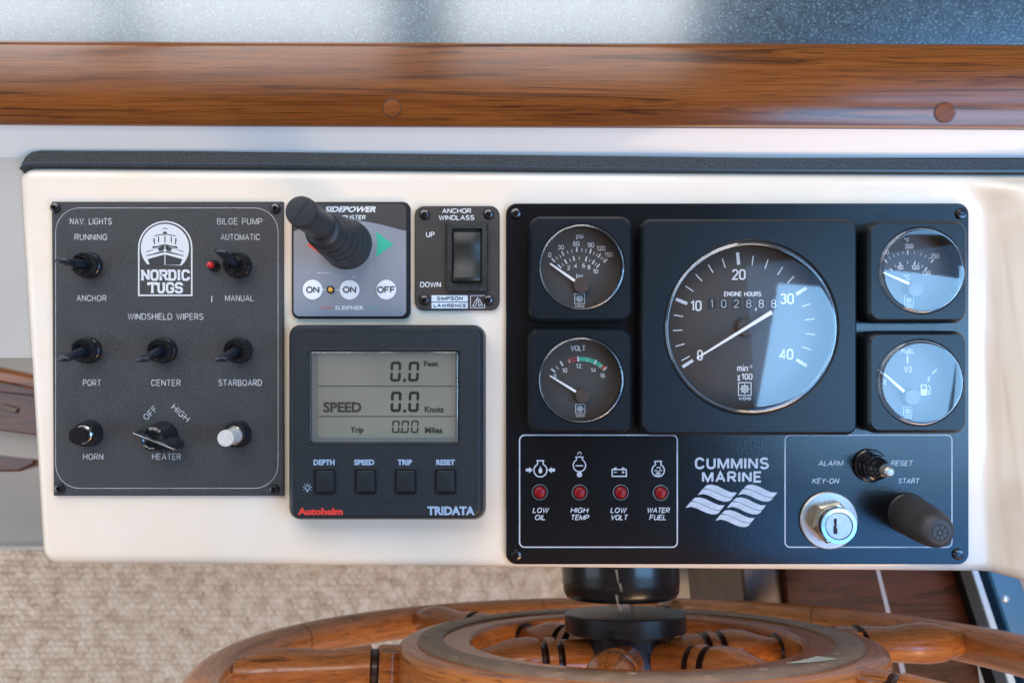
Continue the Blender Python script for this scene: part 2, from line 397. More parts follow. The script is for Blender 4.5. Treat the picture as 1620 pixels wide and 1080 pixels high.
def letters(mb, s, x0, x1, y0, y1, th, z, slant=0.0, sp=.26, rot=0.0):
    """stroke lettering between photo pixels x0..x1, cap top y0, baseline y1, stroke th px"""
    H = (y1 - y0) - th; w = 0; xs = []
    for ch in s: xs.append(w); w += G[ch][0] + sp
    w -= sp
    kx = ((x1 - x0) - th - slant * H) / max(w, 1e-3) if w > .01 else H
    cx, cy = (x0 + x1) / 2, (y0 + y1) / 2; k = 0
    for ch, ox in zip(s, xs):
        closed = False
        for st in G[ch][1]:
            if st == 'c': closed = True; continue
            pts = []
            for gx, gy in st:
                X = x0 + th / 2 + (ox + gx) * kx + slant * H * gy; Y = y1 - th / 2 - gy * H
                if rot:
                    dx, dy = X - cx, Y - cy; X = cx + dx * math.cos(rot) + dy * math.sin(rot); Y = cy - dx * math.sin(rot) + dy * math.cos(rot)
                pts.append(P(X, Y, z).xy)
            mb.ribbon(pts, th * (D - z) / FPX / 2, z + 4e-6 * (k % 5), closed)
            k += 1; closed = False
def T(parent, m, z, *items, name='lettering', **kw):
    for it in items:
        mb = MB(); letters(mb, *it, z, **kw) if not isinstance(it[-1], dict) else letters(mb, *it[:-1], z, **{**kw, **it[-1]})
        mb.build(name, m, parent)
def font_text(parent, m, z, s, x0, x1, y0, y1, bold=.0, shear=0.0, name='lettering'):
    c = bpy.data.curves.new('t', 'FONT'); c.body = s; c.offset = bold; c.shear = shear; c.resolution_u = 3
    o = bpy.data.objects.new('t', c); COL.objects.link(o)
    me = bpy.data.meshes.new_from_object(o.evaluated_get(bpy.context.evaluated_depsgraph_get()))
    bpy.data.objects.remove(o); bpy.data.curves.remove(c)
    xs = [v.co.x for v in me.vertices]; ys = [v.co.y for v in me.vertices]
    a, b, e, f = min(xs), max(xs), min(ys), max(ys)
    mb = MB(); mb.add([P(x0 + (v.co.x - a) / (b - a) * (x1 - x0), y1 - (v.co.y - e) / (f - e) * (y1 - y0), z) for v in me.vertices])
    for p in me.polygons: mb.face(list(p.vertices))
    bpy.data.meshes.remove(me)
    return mb.build(name, m, parent)
def framed(parent, m, x0, y0, x1, y1, r, th, z, name='border_line'):
    mb = MB(); mb.ribbon(rrect(x0, y0, x1, y1, r, 8, z), th * (D - z) / FPX / 2, z, True); return mb.build(name, m, parent)

# ------------------------------------------------------------------ screws (shared mesh, two kinds)
def screw_mb(r, h, square=True):
    mb = MB(); n = 24
    mb.lathe((0, 0, 0), [(r, 0), (r * .98, h * .35), (r * .8, h * .8), (r * .42, h)], n, cap=False)
    # recess
    q = r * .30
    inner = [(q * 1.25 * max(-1, min(1, 1.4 * math.cos(2 * math.pi * i / n))), q * 1.25 * max(-1, min(1, 1.4 * math.sin(2 * math.pi * i / n)))) for i in range(n)]
    top = [(r * .42 * math.cos(2 * math.pi * i / n), r * .42 * math.sin(2 * math.pi * i / n), h) for i in range(n)]
    mb.loft([top, [(x, y, h) for x, y in inner]])
    mb.cur = 1
    mb.loft([[(x, y, h) for x, y in inner], [(x * .9, y * .9, h * .15) for x, y in inner]], True, False, True)
    if not square:
        mb.cur = 0
        w = r * .07
        mb.box((-w, -q * 1.2, h * .1), (w, q * 1.2, h * .97)); mb.box((-q * 1.2, -w, h * .1), (q * 1.2, w, h * .96))
    return mb
SCR = {}
def screws(parent, pts, z, rpx, kind, rot=0.3, m=STEEL):
    key = (rpx, kind)
    for i, (x, y) in enumerate(pts):
        at = P(x, y, z)
        if key not in SCR:
            o = bpy.data.objects.new('screw', screw_mb(rpx * S, rpx * S * .55, kind).data('screw', [m, PIT], Vector())); COL.objects.link(o)
            ORG[o] = at; o.parent = parent; o.location = at - ORG[parent]; o.rotation_euler.z = rot; SCR[key] = o
        else:
            o = clone(SCR[key], at, parent, rot * (i * 2.3 + 1))

# =================================================================== SETTING
# floor, far below the console
FZ = -0.80
mb = MB(); mb.poly([(-3, -3), (3, -3), (3, 3), (-3, 3)], FZ)
floor_m = mat('grey_floor', (.2, .19, .18), .5); vary(floor_m, (.40, .385, .365), .08, 6)
tag(mb.build('floor', floor_m), kind='structure')

# carpet: looped pile as relief
def carpet():
    z0 = FZ + .006
    a = P(-330, 868, z0); b = P(975, 1330, z0)
    nx, ny = 640, 200
    W_, H_ = b.x - a.x, a.y - b.y
    lp = .0128
    rnd = random.Random(3); jit = {}
    def J(i, j):
        if (i, j) not in jit: jit[(i, j)] = (rnd.uniform(-.15, .15), rnd.uniform(-.15, .15), rnd.uniform(.55, 1.15))
        return jit[(i, j)]
    mb = MB(); vs = []
    for r in range(ny + 1):
        for c in range(nx + 1):
            x = W_ * c / nx; y = H_ * r / ny
            gx, gy = x / lp, y / (lp * .82)
            if int(gy) % 2: gx += .5
            i, j = int(gx), int(gy)
            jx, jy, jh = J(i, j)
            dx = (gx - i - .5 - jx) / .56; dy = (gy - j - .5 - jy) / .56
            d = dx * dx + dy * dy
            vs.append((a.x + x, a.y - y, z0 + 0.0085 * jh * math.sqrt(max(0, 1 - d * .9))))
    mb.add(vs); w = nx + 1
    for r in range(ny):
        for c in range(nx): q = r * w + c; mb.face((q, q + w, q + w + 1, q + 1))
    m = mat('beige_loop_carpet', (.5, .45, .38), .9, spec=.15)
    v = coords(m)
    n1 = noise(m, v, 42, 2, .6); n2 = noise(m, v, 500, 2, .6)
    c1 = ramp(m, n1, [(.34, (.62, .50, .38)), (.50, (.78, .66, .52)), (.66, (.88, .77, .64))])
    ln(m, mixc(m, .35, c1, ramp(m, n2, [(.3, (.5, .45, .4)), (.7, (1, 1, 1))]), 'MULTIPLY'), B(m).inputs['Base Color'])
    o = mb.build('carpet', m, ang=180); tag(o, 'beige looped pile carpet on the floor below the console', 'carpet', kind='stuff')
    e = MB(); e.box(tuple(P(-330, 866.5, z0 - .005)), tuple(P(975, 861, z0 - .005) + Vector((0, 0, .012))))
    tag(e.build('carpet_edge_strip', vary(mat('pale_edging', (.6, .57, .52), .5), (.60, .56, .52), .08, 9)), 'pale binding strip along the far edge of the carpet', 'edging strip')
carpet()

# bulkhead wall behind the console (left and upper)
mb = MB(); q_ = P(0, 566, 0).y; yb_, ya_ = P(0, 246).y, P(0, 190, .0085).y
m_wall = vary(mat('painted_bulkhead', (.60, .585, .555), .5), (.44, .42, .39), .06, 3)
wl = MB(); wl.plate(ccw([(-.62, q_), (P(110, 0).x, q_), (P(110, 0).x, P(0, 240).y), (-.62, P(0, 240).y)]), [(0, -.06), (0, -.0035)])
tag(wl.build('bulkhead_wall', m_wall), kind='structure')
yb_ = P(0, 240).y
# above the console the wall leans forward to meet the rail
mb.loft([[(x, P(0, 247).y, -.0037), (x, P(0, 214, .005).y, .0045), (x, ya_, .0085), (x, ya_, -.06), (x, P(0, 247).y, -.06)] for x in (-.62, .62)], True, True, True)
# cove towards the rail
WHT.node_tree.nodes['Principled BSDF'].inputs['Roughness'].default_value = .4
tag(mb.build('dash_wall', WHT), kind='structure')

# dashboard counter, speckled laminate
def counter():
    m = mat('speckled_laminate', (.06, .08, .10), .26, spec=1.0, coat=1.0); B(m).inputs['Coat Roughness'].default_value = .17; B(m).inputs['Coat IOR'].default_value = 2.35; B(m).inputs['IOR'].default_value = 1.5; B(m).inputs['Specular Tint'].default_value = (.6, .85, 1, 1); B(m).inputs['Coat Tint'].default_value = (.8, .93, 1, 1); v = coords(m)
    n = noise(m, v, 620, 3, .75); n2 = noise(m, v, 210, 3, .7)
    c = ramp(m, n, [(.42, (.004, .010, .015)), (.56, (.030, .050, .062)), (.66, (.30, .36, .40))])
    c2 = ramp(m, n2, [(.35, (.008, .020, .030)), (.65, (.09, .13, .16))])
    ln(m, mixc(m, .45, c, c2), B(m).inputs['Base Color'])
    bump(m, n2, .25, .0002)
    q = ramp(m, n, [(.3, (.26,) * 3), (.7, (.40,) * 3)]); ln(m, q, B(m).inputs['Roughness'])
    mb = MB(); mb.box((-.60, P(0, 85, -.004).y, -.03), (.60, .60, -.004))
    o = mb.build('dashboard_counter', m); tag(o, 'blue grey speckled laminate counter behind the wooden rail, reflecting windows', 'counter')
counter()

# wooden rail
rail = thing('wooden_rail', P(810, 200, 0), 'long varnished teak rail running across above the instrument console', 'rail')
def rail_mb():
    # section in (Y, z); the front face stands 12 mm proud of the console face
    zf = .010
    def Y(py, z): return P(0, py, z).y
    sec = [(Y(201, zf - .002) + .0004, -.03), (Y(201, zf - .002), zf - .0025), (Y(199, zf), zf - .0008), (Y(196, zf), zf)]
    sec += [(Y(150, zf), zf + .0006), (Y(112, zf), zf)]
    for i in range(1, 10):
        a = R(90 * i / 9); r = .0135
        sec.append((Y(112, zf) + .0182 * math.sin(a), zf - .0075 * (1 - math.cos(a))))
    sec.append((sec[-1][0], -.03))
    mb = MB(); nx = 80; loops = []
    for i in range(nx + 1):
        x = -.60 + 1.2 * i / nx; dy = -x * .0045 + .0002 * math.sin(x * 9)
        loops.append([(x, y + dy, z) for y, z in sec])
    mb.loft(loops, True, True, True); return mb
rail_mb().build('rail_board', TEAK, rail, ang=50, org=(0, .14, 0))
for (px, py, rr, rot) in ((620, 171, 13, 0.2), (1495, 178, 15, 0.6)):
    z = .0108; c = P(px, py, z)
    g = MB(); g.lathe(c, [(rr * S * 1.0, -.0006), (rr * S * .99, .0000), (rr * S * .92, .00003)], 28)
    o = g.build('wood_plug', PLUGW, rail, org=c); o.rotation_euler.z = rot
    g = MB(); g.ribbon([(c.x + rr * S * 1.04 * math.cos(t * math.pi / 16), c.y + rr * S * 1.04 * math.sin(t * math.pi / 16)) for t in range(32)], .00016, z + .0001, True)
    g.build('glue_line', mat('dark_glue', (.05, .02, .01), .5), o)

# =================================================================== CONSOLE
console = thing('instrument_console', P(810, 900, -.06), 'cream moulded gelcoat helm console carrying all the switches and gauges', 'console')
def console_mb():
    xl = lambda y: -.2745 - .0025 + (P(0, 268).y - y) * .060          # left edge leans in towards the bottom
    Y0, Y1 = P(0, 262).y, P(0, 894).y
    yt = lambda x: Y0 - (x + .28) * .006; yb = lambda x: Y1 - (x + .28) * .0085
    Rc = .0085; ed = .0065
    ss = [0, .0002, .0006, .0012, .002, .003, .0042, .0055, .007, .009, .012] + [.012 + (.60 - .012) * (i / 130) for i in range(1, 131)]
    vv = [0, .0015, .005, .010, .018, .028] + [.028 + .944 * (i / 96) for i in range(1, 96)] + [.972, .982, .990, .995, .9985, 1]
    rx, ry = P(1566, 0).x, P(0, 299).y; rc = .022
    mb = MB(); loops = []
    for s in ss:
        x_ = s - .277
        cr = (Rc - math.sqrt(max(0, Rc * Rc - (Rc - s) ** 2))) if s < Rc else 0
        t, b = yt(x_) - cr, yb(x_) + cr * 1.4
        col = []
        for v in vv:
            y = t + (b - t) * v
            x = xl(y) + s
            # distance to outline
            dd = min(s, yt(x_) - y, y - yb(x_))
            if s < Rc and (yt(x_) - y) < Rc: dd = Rc - math.hypot(Rc - s, Rc - (yt(x_) - y))
            if s < Rc and (y - yb(x_)) < Rc: dd = Rc - math.hypot(Rc - s, Rc - (y - yb(x_)))
            dd = max(0, dd); e = max(0, ed - dd) / ed
            z = -.0056 * (1 - math.sqrt(max(0, 1 - e * e)))
            # raised moulding outside the instrument recess (right and, fading out, above)
            qx, qy = x - (rx - rc), y - (ry - rc)
            d = math.hypot(max(qx, 0), max(qy, 0)) + min(max(qx, qy), 0) - rc
            t_ = max(0, min(1, d / .013)); sm = t_ * t_ * (3 - 2 * t_)
            amp_r = .017; hx = max(0, min(1, (x - .125) / .16)); amp = amp_r if qx > qy else .0050 * hx * hx + (amp_r - .005) * max(0, min(1, (x - (rx - rc)) / rc))
            if qx > 0 and qy > 0:
                w = math.atan2(qy, qx) / (math.pi / 2); amp = amp_r * (1 - w) + .0050 * w
            edge_f = max(0, min(1, (yt(x_) - y - .0025) / .010)); edge_f = edge_f * edge_f * (3 - 2 * edge_f)
            col.append((x, y, z + sm * amp * edge_f))
        loops.append(col)
    mb.loft(loops, False)
    n = len(vv); m = len(ss)
    bd = [i * n for i in range(m)][::-1] + list(range(1, n)) + [i * n + n - 1 for i in range(1, m)]
    base = len(mb.v)
    for q in bd: x, y, z = mb.v[q]; mb.v.append((x + (.006 if x < -.2 else 0), y, -.09))
    for k in range(len(bd) - 1): mb.face((bd[k], bd[k + 1], base + k + 1, base + k))
    return mb
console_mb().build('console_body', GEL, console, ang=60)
# black vinyl capping along the top edge
def trim():
    pts = [(30, 268), (31, 259), (38, 247), (48, 239), (62, 236.5), (300, 237.5), (600, 241), (900, 244.5), (1200, 248), (1450, 250), (1700, 250),
           (1700, 274.5), (1450, 274), (1200, 273), (900, 271), (600, 267), (300, 264.5), (70, 263), (46, 264.5), (38, 268), (34, 273)]
    p = pxpoly(pts, .001); mb = MB()
    mb.plate(p, [(0, -.05), (0, -.0015), (.0004, .0002), (.0012, .0012)], True)
    o = mb.build('vinyl_capping', VIN, console, ang=50)
    w = MB(); w.tube([P(x, y, .0008) for x, y in ((33, 268), (39, 262), (50, 259.5), (70, 259), (300, 260.5), (600, 263), (900, 267), (1200, 269.5), (1450, 270.5), (1700, 271))], .0010, 8)
    w.build('welt', mat('black_piping', (.03, .045, .06), .32), o)
trim()

# =================================================================== SWITCH PANEL (left)
ZP = .0022
nav = thing('switch_panel', P(265, 784, 0), 'black speckled switch panel with toggles, horn button and tugboat emblem at far left', 'switch panel')
mb = MB(); mb.plate(pxpoly([(81.5, 319), (447.5, 319), (448.5, 784), (84.5, 784)], ZP), [(0, .0001), (0, ZP - .0003), (.0003, ZP)]); mb.build('face_plate', NAVM, nav)
framed(nav, ENGR, 88, 329, 440, 772, 38, .85, ZP + .00008)
screws(nav, [(88, 329), (436, 330), (95, 772), (434, 773)], ZP, 8.2, True)
zt = ZP + .0001
T(nav, ENGR, zt, ('NAV. LIGHTS', 110.5, 177, 345, 355.4, 1.25), ('RUNNING', 118, 169.6, 370, 380, 1.25), ('ANCHOR', 121, 168.5, 466.5, 476.4, 1.3),
  ('BILGE PUMP', 343.5, 415, 345, 355.4, 1.1), ('AUTOMATIC', 349, 411, 370, 380, 1.1), ('MANUAL', 356, 401.5, 466.5, 476.4, 1.15),
  ('WINDSHIELD WIPERS', 202, 322, 495.5, 505.8, 1.3), ('PORT', 131, 160, 600, 610.3, 1.3), ('CENTER', 239, 286, 600, 610.3, 1.3), ('STARBOARD', 345.5, 414.3, 600, 610.3, 1.3),
  ('HORN', 131.5, 163.5, 717, 727, 1.35), ('HEATER', 240.5, 286.3, 717, 727, 1.35),
  ('OFF', 225, 250.5, 648, 658, 1.3, dict(rot=R(44))), ('HIGH', 269, 302.5, 648, 658, 1.3, dict(rot=R(-42))), sp=.28)
g = MB(); g.ribbon([P(335.5, 468, zt).xy, P(334.8, 478, zt).xy], .0002, zt); g.build('scratch', WPAINT, nav)
# tugboat emblem
def emblem():
    z = zt
    L = lambda x, y: P(200 + x * .14806, 330 + y * .14815, z).xy
    m = MB()
    out = [(132, 925), (132, 418)] + [(415 + 283 * math.cos(R(a)), 418 - 278 * math.sin(R(a))) for a in range(172, 4, -8)] + [(698, 418), (698, 925)]
    m.ribbon([L(*p) for p in out], 2.3 * S / 2, z, True)
    # white disc, cut off at the bottom; the boat is left dark
    disc = [(412 + 258 * math.cos(R(a)), 420 - 256 * math.sin(R(a))) for a in range(-47, 228, 5)]
    m.poly([L(*p) for p in disc], z)
    o = m.build('emblem', mat('emblem_white', (.64, .66, .68), .5), nav)
    d = MB(); zz = z + .00006
    for sgn in (1, -1):
        F = lambda pts: [L(412 + sgn * (x - 412), y) for x, y in pts]
        d.poly(F([(226, 540), (407, 490), (407, 600), (250, 600)]), zz)
        d.poly(F([(212, 500), (390, 452), (407, 455), (407, 466), (212, 508)]), zz)
        d.poly(F([(215, 457), (330, 424), (348, 440), (345, 458), (392, 447), (407, 430), (407, 392), (395, 395), (345, 416), (215, 465)]), zz + .00001)
        d.poly(F([(278, 412), (285, 402), (330, 400), (390, 384), (412, 380), (412, 391), (350, 408), (310, 418), (280, 424)]), zz + .00002)
        d.ribbon(F([(300, 292), (340, 282), (412, 274)]), 4 * .148 * S, zz + .00003)
        d.ribbon(F([(298, 318), (299, 382)]), 5.5 * .148 * S, zz)
        d.ribbon(F([(344, 298), (344, 362)]), 5.5 * .148 * S, zz)
        d.ribbon(F([(284, 322), (298, 320)]), 4 * .148 * S, zz + .00003); d.ribbon(F([(284, 345), (298, 345)]), 4 * .148 * S, zz + .00003)
    d.ribbon([L(412, 290), L(412, 362)], 5.5 * .148 * S, zz)
    d.poly([L(412 + 24 * math.cos(R(a)), 268 - 24 * math.sin(R(a))) for a in range(0, 181, 20)], zz)
    d.ribbon([L(412 + 24 * math.cos(R(a)), 222 - 12 * math.sin(R(a))) for a in range(10, 171, 20)], 4 * .148 * S, zz)
    d.build('boat_drawing', mat('emblem_dark', (.035, .037, .04), .5), o)
    # slab lettering
    e = MB()
    def slab(s, x0, x1, y0, y1, th):
        n = len(s); widths = {'I': .5}; tot = sum(widths.get(c, 1) for c in s); w = (x1 - x0) / tot; x = x0
        sh = {'N': [[(.14, 0), (.14, 1)], [(.14, 1), (.82, 0)], [(.82, 0), (.82, 1)]], 'O': ['c', [(.16, .2), (.3, .0), (.7, .0), (.84, .2), (.84, .8), (.7, 1), (.3, 1), (.16, .8)]],
              'R': [[(.2, 0), (.2, 1), (.7, 1), (.84, .85), (.84, .65), (.7, .5), (.2, .5)], [(.6, .5), (.86, 0)]], 'D': ['c', [(.2, 0), (.2, 1), (.68, 1), (.84, .8), (.84, .2), (.68, 0)]],
              'I': [[(.5, 0), (.5, 1)]], 'C': [[(.84, .72), (.84, .85), (.7, 1), (.3, 1), (.16, .8), (.16, .2), (.3, 0), (.7, 0), (.84, .15), (.84, .3)]],
              'T': [[(.06, .78), (.06, 1), (.94, 1), (.94, .78)], [(.5, 1), (.5, 0)]], 'U': [[(.2, 1), (.2, .2), (.34, 0), (.66, 0), (.8, .2), (.8, 1)]],
              'G': [[(.84, .72), (.84, .85), (.7, 1), (.3, 1), (.16, .8), (.16, .2), (.3, 0), (.7, 0), (.84, .15), (.84, .45), (.55, .45)]],
              'S': [[(.84, .75), (.84, .86), (.7, 1), (.3, 1), (.17, .85), (.17, .65), (.3, .52), (.7, .48), (.83, .35), (.83, .15), (.7, 0), (.3, 0), (.16, .14), (.16, .26)]]}
        serif = {'N': [(.14, 0), (.82, 1), (.14, 1)], 'R': [(.2, 0), (.88, 0), (.14, 1)], 'I': [(.5, 0), (.5, 1)], 'T': [(.5, 0)], 'U': [(.2, 1), (.8, 1)], 'D': [(.12, 0), (.12, 1)]}
        k = 0
        for ch in s:
            wc = w * widths.get(ch, 1); cl = False
            H = y1 - y0 - th
            conv = lambda gx, gy: L(x + gx * wc, y1 - th / 2 - gy * H)
            for st in sh[ch]:
                if st == 'c': cl = True; continue
                e.ribbon([conv(*p) for p in st], th * .148 * S / 2, z + .00001 * (k % 6), cl); cl = False; k += 1
            for (gx, gy) in serif.get(ch, []):
                hw = .17 * w / wc
                e.ribbon([conv(gx - hw, gy), conv(gx + hw, gy)], th * .7 * .148 * S / 2, z + .00001 * (k % 6)); k += 1
            x += wc
    slab('NORDIC', 158, 680, 650, 770, 25); slab('TUGS', 230, 608, 785, 905, 25)
    e.build('emblem_lettering', o.data.materials[0], o)
emblem()
# toggle switches
def toggle(cx, cy, tx, ty, label, twist=0.0):
    c = P(cx, cy, ZP); r = 21 * S
    g = MB(); prof = [(r, 0), (r * 1.0, .0012), (r * .96, .0022), (r * .90, .0026), (r * .90, .0058), (r * .84, .0066), (r * .70, .0067), (r * .68, .0060), (r * .60, .0060), (r * .57, .0068), (r * .50, .0068), (r * .46, .0050), (r * .2, .0050)]
    g.lathe(c, prof, 40); o = g.build('toggle_switch', GLOSS, nav, label, org=c)
    n = MB()   # notches of the ring nut
    for a in (20, 110, 200, 290):
        M = Matrix.Rotation(R(a), 3, 'Z'); q = [M @ Vector(p) for p in ((r * .72, -.0005, .0069), (r * .88, -.0005, .0068), (r * .88, .0005, .0068), (r * .72, .0005, .0069))]
        n.loft([[c + p - Vector((0, 0, .001)) for p in q], [c + p for p in q]], True, False, True)
    n.build('ring_nut_key', SATIN, o)
    l = MB(); a = c + Vector((0, 0, .0045)); b = P(tx, ty, .0245); ax = (b - a).normalized()
    side = Vector((math.cos(twist), math.sin(twist), 0)); side = (side - ax * side.dot(ax)).normalized(); up = ax.cross(side)
    loops = []
    for t, wx, wy in ((0, .0026, .0026), (.1, .0026, .0026), (.35, .0022, .0022), (.62, .0025, .0019), (.9, .0034, .0014), (.98, .0036, .0012), (1, .0033, .0008)):
        p = a + (b - a) * t
        lp = []
        for i in range(16):
            an = 2 * math.pi * i / 16; cc, ss = math.cos(an), math.sin(an); e = 1 - .45 * min(1, t * 1.4)
            lp.append(p + side * wx * math.copysign(abs(cc) ** e, cc) + up * wy * math.copysign(abs(ss) ** e, ss))
        loops.append(lp)
    l.loft(loops, True, True, True); l.build('lever', mat('lever_black', (.012, .016, .026), .22) if 'lever_black' not in bpy.data.materials else bpy.data.materials['lever_black'], o, ang=50)
    return o
toggle(142, 420, 97, 412.5, 'black toggle under the words NAV. LIGHTS RUNNING')
toggle(378, 420, 348, 397, 'black toggle beside the small red lamp, lever tipped up', R(-12))
toggle(141, 554, 99, 569, 'black toggle above the word PORT')
toggle(260, 554, 225, 569.5, 'black toggle above the word CENTER')
toggle(379, 554, 349, 569, 'black toggle above the word STARBOARD')
# pilot lamp
c = P(339.5, 420.7, ZP); g = MB(); g.lathe(c, [(9 * S, 0), (9 * S, .0012), (7.5 * S, .002), (6 * S, .0045), (4 * S, .0045)], 24); o = g.build('pilot_lamp', GLOSS, nav)
g = MB(); g.lathe(c + Vector((0, 0, .0045)), [(5 * S, 0), (5 * S, .0014), (4 * S, .0024), (2 * S, .003), (.4 * S, .0031)], 20); g.build('red_lens', REDB, o)
# push buttons
def pushb(cx, cy, h, rc, m, label):
    c = P(cx, cy, ZP); r = 21 * S
    g = MB(); g.lathe(c, [(r, 0), (r, .0012), (r * .93, .0024), (r * .90, .0052), (r * .82, .0060), (r * .72, .0060), (r * .70, .0045), (r * .5, .0045)], 40); o = g.build('push_button', GLOSS, nav, label)
    g = MB(); g.lathe(c, [(r * .70, .0046), (r * .70, .0068), (r * .64, .0073), (r * .52, .0073), (r * .5, .006)], 36, cap=False); g.build('bushing', CHROME, o)
    g = MB(); g.lathe(c, [(rc * .93, .004), (rc * .93, h - .0016), (rc, h - .0014), (rc, h - .0004), (rc * .95, h), (rc * .5, h + .00005), (rc * .1, h)], 36); g.build('cap', m, o)
pushb(142.5, 685, .0115, 13.2 * S, GLOSS, 'black push button above the word HORN')
pushb(377.5, 686, .0175, 12.6 * S, vary(mat('worn_white_cap', (.62, .6, .55), .5), (.58, .56, .52), .12, 700), 'worn off white push button right of the heater knob')
# heater knob
def heater():
    c = P(258, 690, ZP); r = 24 * S
    g = MB(); g.lathe(c, [(r, 0), (r * 1.0, .0015), (r * .97, .0030), (r * .86, .0042), (r * .80, .0100), (r * .76, .0112), (r * .62, .0118), (r * .5, .0112), (r * .42, .0102), (r * .2, .0098)], 44)
    o = g.build('heater_knob', GLOSS, nav, 'black pointer knob turned left between OFF and HEATER', org=c)
    z1 = .0162
    a = P(211, 684, z1); b = P(276, 710, z1); ax = (b - a).normalized(); up = Vector((-ax.y, ax.x, 0))
    L0 = (b - a).length; g = MB(); loops = []
    for t, wd, zb, ztp in ((0, .0010, .008, z1 - .0006), (.04, .0018, .007, z1), (.35, .0030, .004, z1 + .0004), (.7, .0032, .004, z1 + .0003), (.96, .0020, .005, z1 - .0004), (1, .0010, .006, z1 - .0010)):
        p = a + ax * L0 * t
        loops.append([Vector((*(p + up * wd).xy, zb)), Vector((*(p - up * wd).xy, zb)), Vector((*(p - up * wd * .42).xy, ztp - .0006)), Vector((*(p - up * wd * .25).xy, ztp)), Vector((*(p + up * wd * .1).xy, ztp)), Vector((*(p + up * wd * .4).xy, ztp - .0008))])
    g.loft(loops, True, True, True); g.build('pointer_grip', GLOSS, o, ang=40)
    g = MB(); g.tube([a + Vector((0, 0, .0003)) - up * .0002, b + Vector((0, 0, .0001)) - up * .0002], .00022, 6); g.build('pointer_line', ENGR, o)
heater()

# =================================================================== THRUSTER CONTROL
thr = thing('thruster_control', P(555, 504, 0), 'grey bow thruster control panel with black joystick and three round buttons', 'control panel')
mb = MB(); mb.plate(rrect(461, 319, 649, 504, 12, 6, .003), [(0, .0001), (0, .0024), (.0007, .0032)]); mb.build('bezel', SATIN, thr)
mb = MB(); mb.plate(rrect(464.5, 322.5, 642.5, 500, 9, 6, .0034), [(0, .003), (0, .0034)]); mb.build('overlay', GREYF, thr)
zo = .0034
pts = [(464.5, 332), (464.5, 366)] + [(464.5 + 178 * t / 20, 366 - 18 * math.sin(math.pi * min(1, (t / 20)) ** .9)) for t in range(1, 20)] + [(642.5, 365), (642.5, 332)] + [(642.5 - 9 + 9 * math.cos(R(a)), 331.5 - 9 * math.sin(R(a))) for a in range(0, 91, 15)] + [(473.5 - 9 * math.sin(R(a)), 331.5 - 9 * math.cos(R(a))) for a in range(0, 91, 15)]
mb = MB(); mb.poly([P(x, y, zo).xy for x, y in pts], zo + .00005); mb.build('dark_header', DKBR, thr)
z = zo + .00012
font_text(thr, WPAINT, z, 'SIDEPOWER', 513, 594.5, 326.5, 335.8, .035, .35)
T(thr, WPAINT, z, ('THRUSTER', 530, 579, 340.3, 347.5, 1.3), sp=.25, slant=.18)
g = MB(); g.poly([P(x, y, z).xy for x, y in ((593.8, 366), (622.5, 386.8), (593.8, 407.5), (595.6, 400), (597, 387), (595.6, 374))], z); g.build('green_arrow', GREENP, thr)
g = MB(); g.poly([P(x, y, z).xy for x, y in ((516, 366), (485.5, 387.3), (516, 408))], z); g.build('red_arrow', REDA, thr)
for x in (494.7, 552.9, 611):
    c = P(x, 458.3, zo); g = MB(); g.lathe(c, [(15.7 * S, 0), (15.6 * S, .0003), (15.0 * S, .00055), (2 * S, .0006)], 40); o = g.build('membrane_button', BTNW, thr)
    if x < 600: T(o, DKTXT, zo + .00075, ('ON', x - 10.5, x + 10.5, 452.8, 463.5, 2.0), sp=.22)
    else: T(o, DKTXT, zo + .00075, ('OFF', x - 14.5, x + 14.5, 452.8, 463.5, 2.0), sp=.2)
g = MB(); g.ribbon([P(510.5, 458.3, z).xy, P(537, 458.3, z).xy], .0002, z); g.build('link_line', WPAINT, thr)
c = P(523.5, 458.3, zo); g = MB(); g.lathe(c, [(6 * S, 0), (6 * S, .0007), (4.3 * S, .0008)], 20); o = g.build('indicator_lamp', STEEL, thr)
g = MB(); g.lathe(c, [(4.0 * S, .0007), (3.4 * S, .0015), (1.2 * S, .0019)], 16); g.build('amber_lens', ORNG, o)
font_text(thr, WPAINT, z, 'SLEIPNER', 530.3, 575.6, 483.6, 490, .02)
g = MB(); g.ribbon([P(507, 486.3, z).xy, P(527.5, 486.3, z).xy], .0002, z); g.build('red_line', REDA, thr)
g = MB(); g.ribbon([P(579, 486.3, z).xy, P(599.5, 486.3, z).xy], .0002, z); g.build('green_line', GREENP, thr)
g = MB()
for a, b, w in (((501, 431.6), (523, 431.9), .7), ((484, 431.7), (486, 431.7), .5), ((531, 434), (535, 439), .35), ((558, 436.5), (563, 437), .7), ((557, 439.5), (562, 439.7), .6)):
    g.ribbon([P(*a, z).xy, P(*b, z).xy], w * S, z)
g.build('worn_print', ENGR, thr)
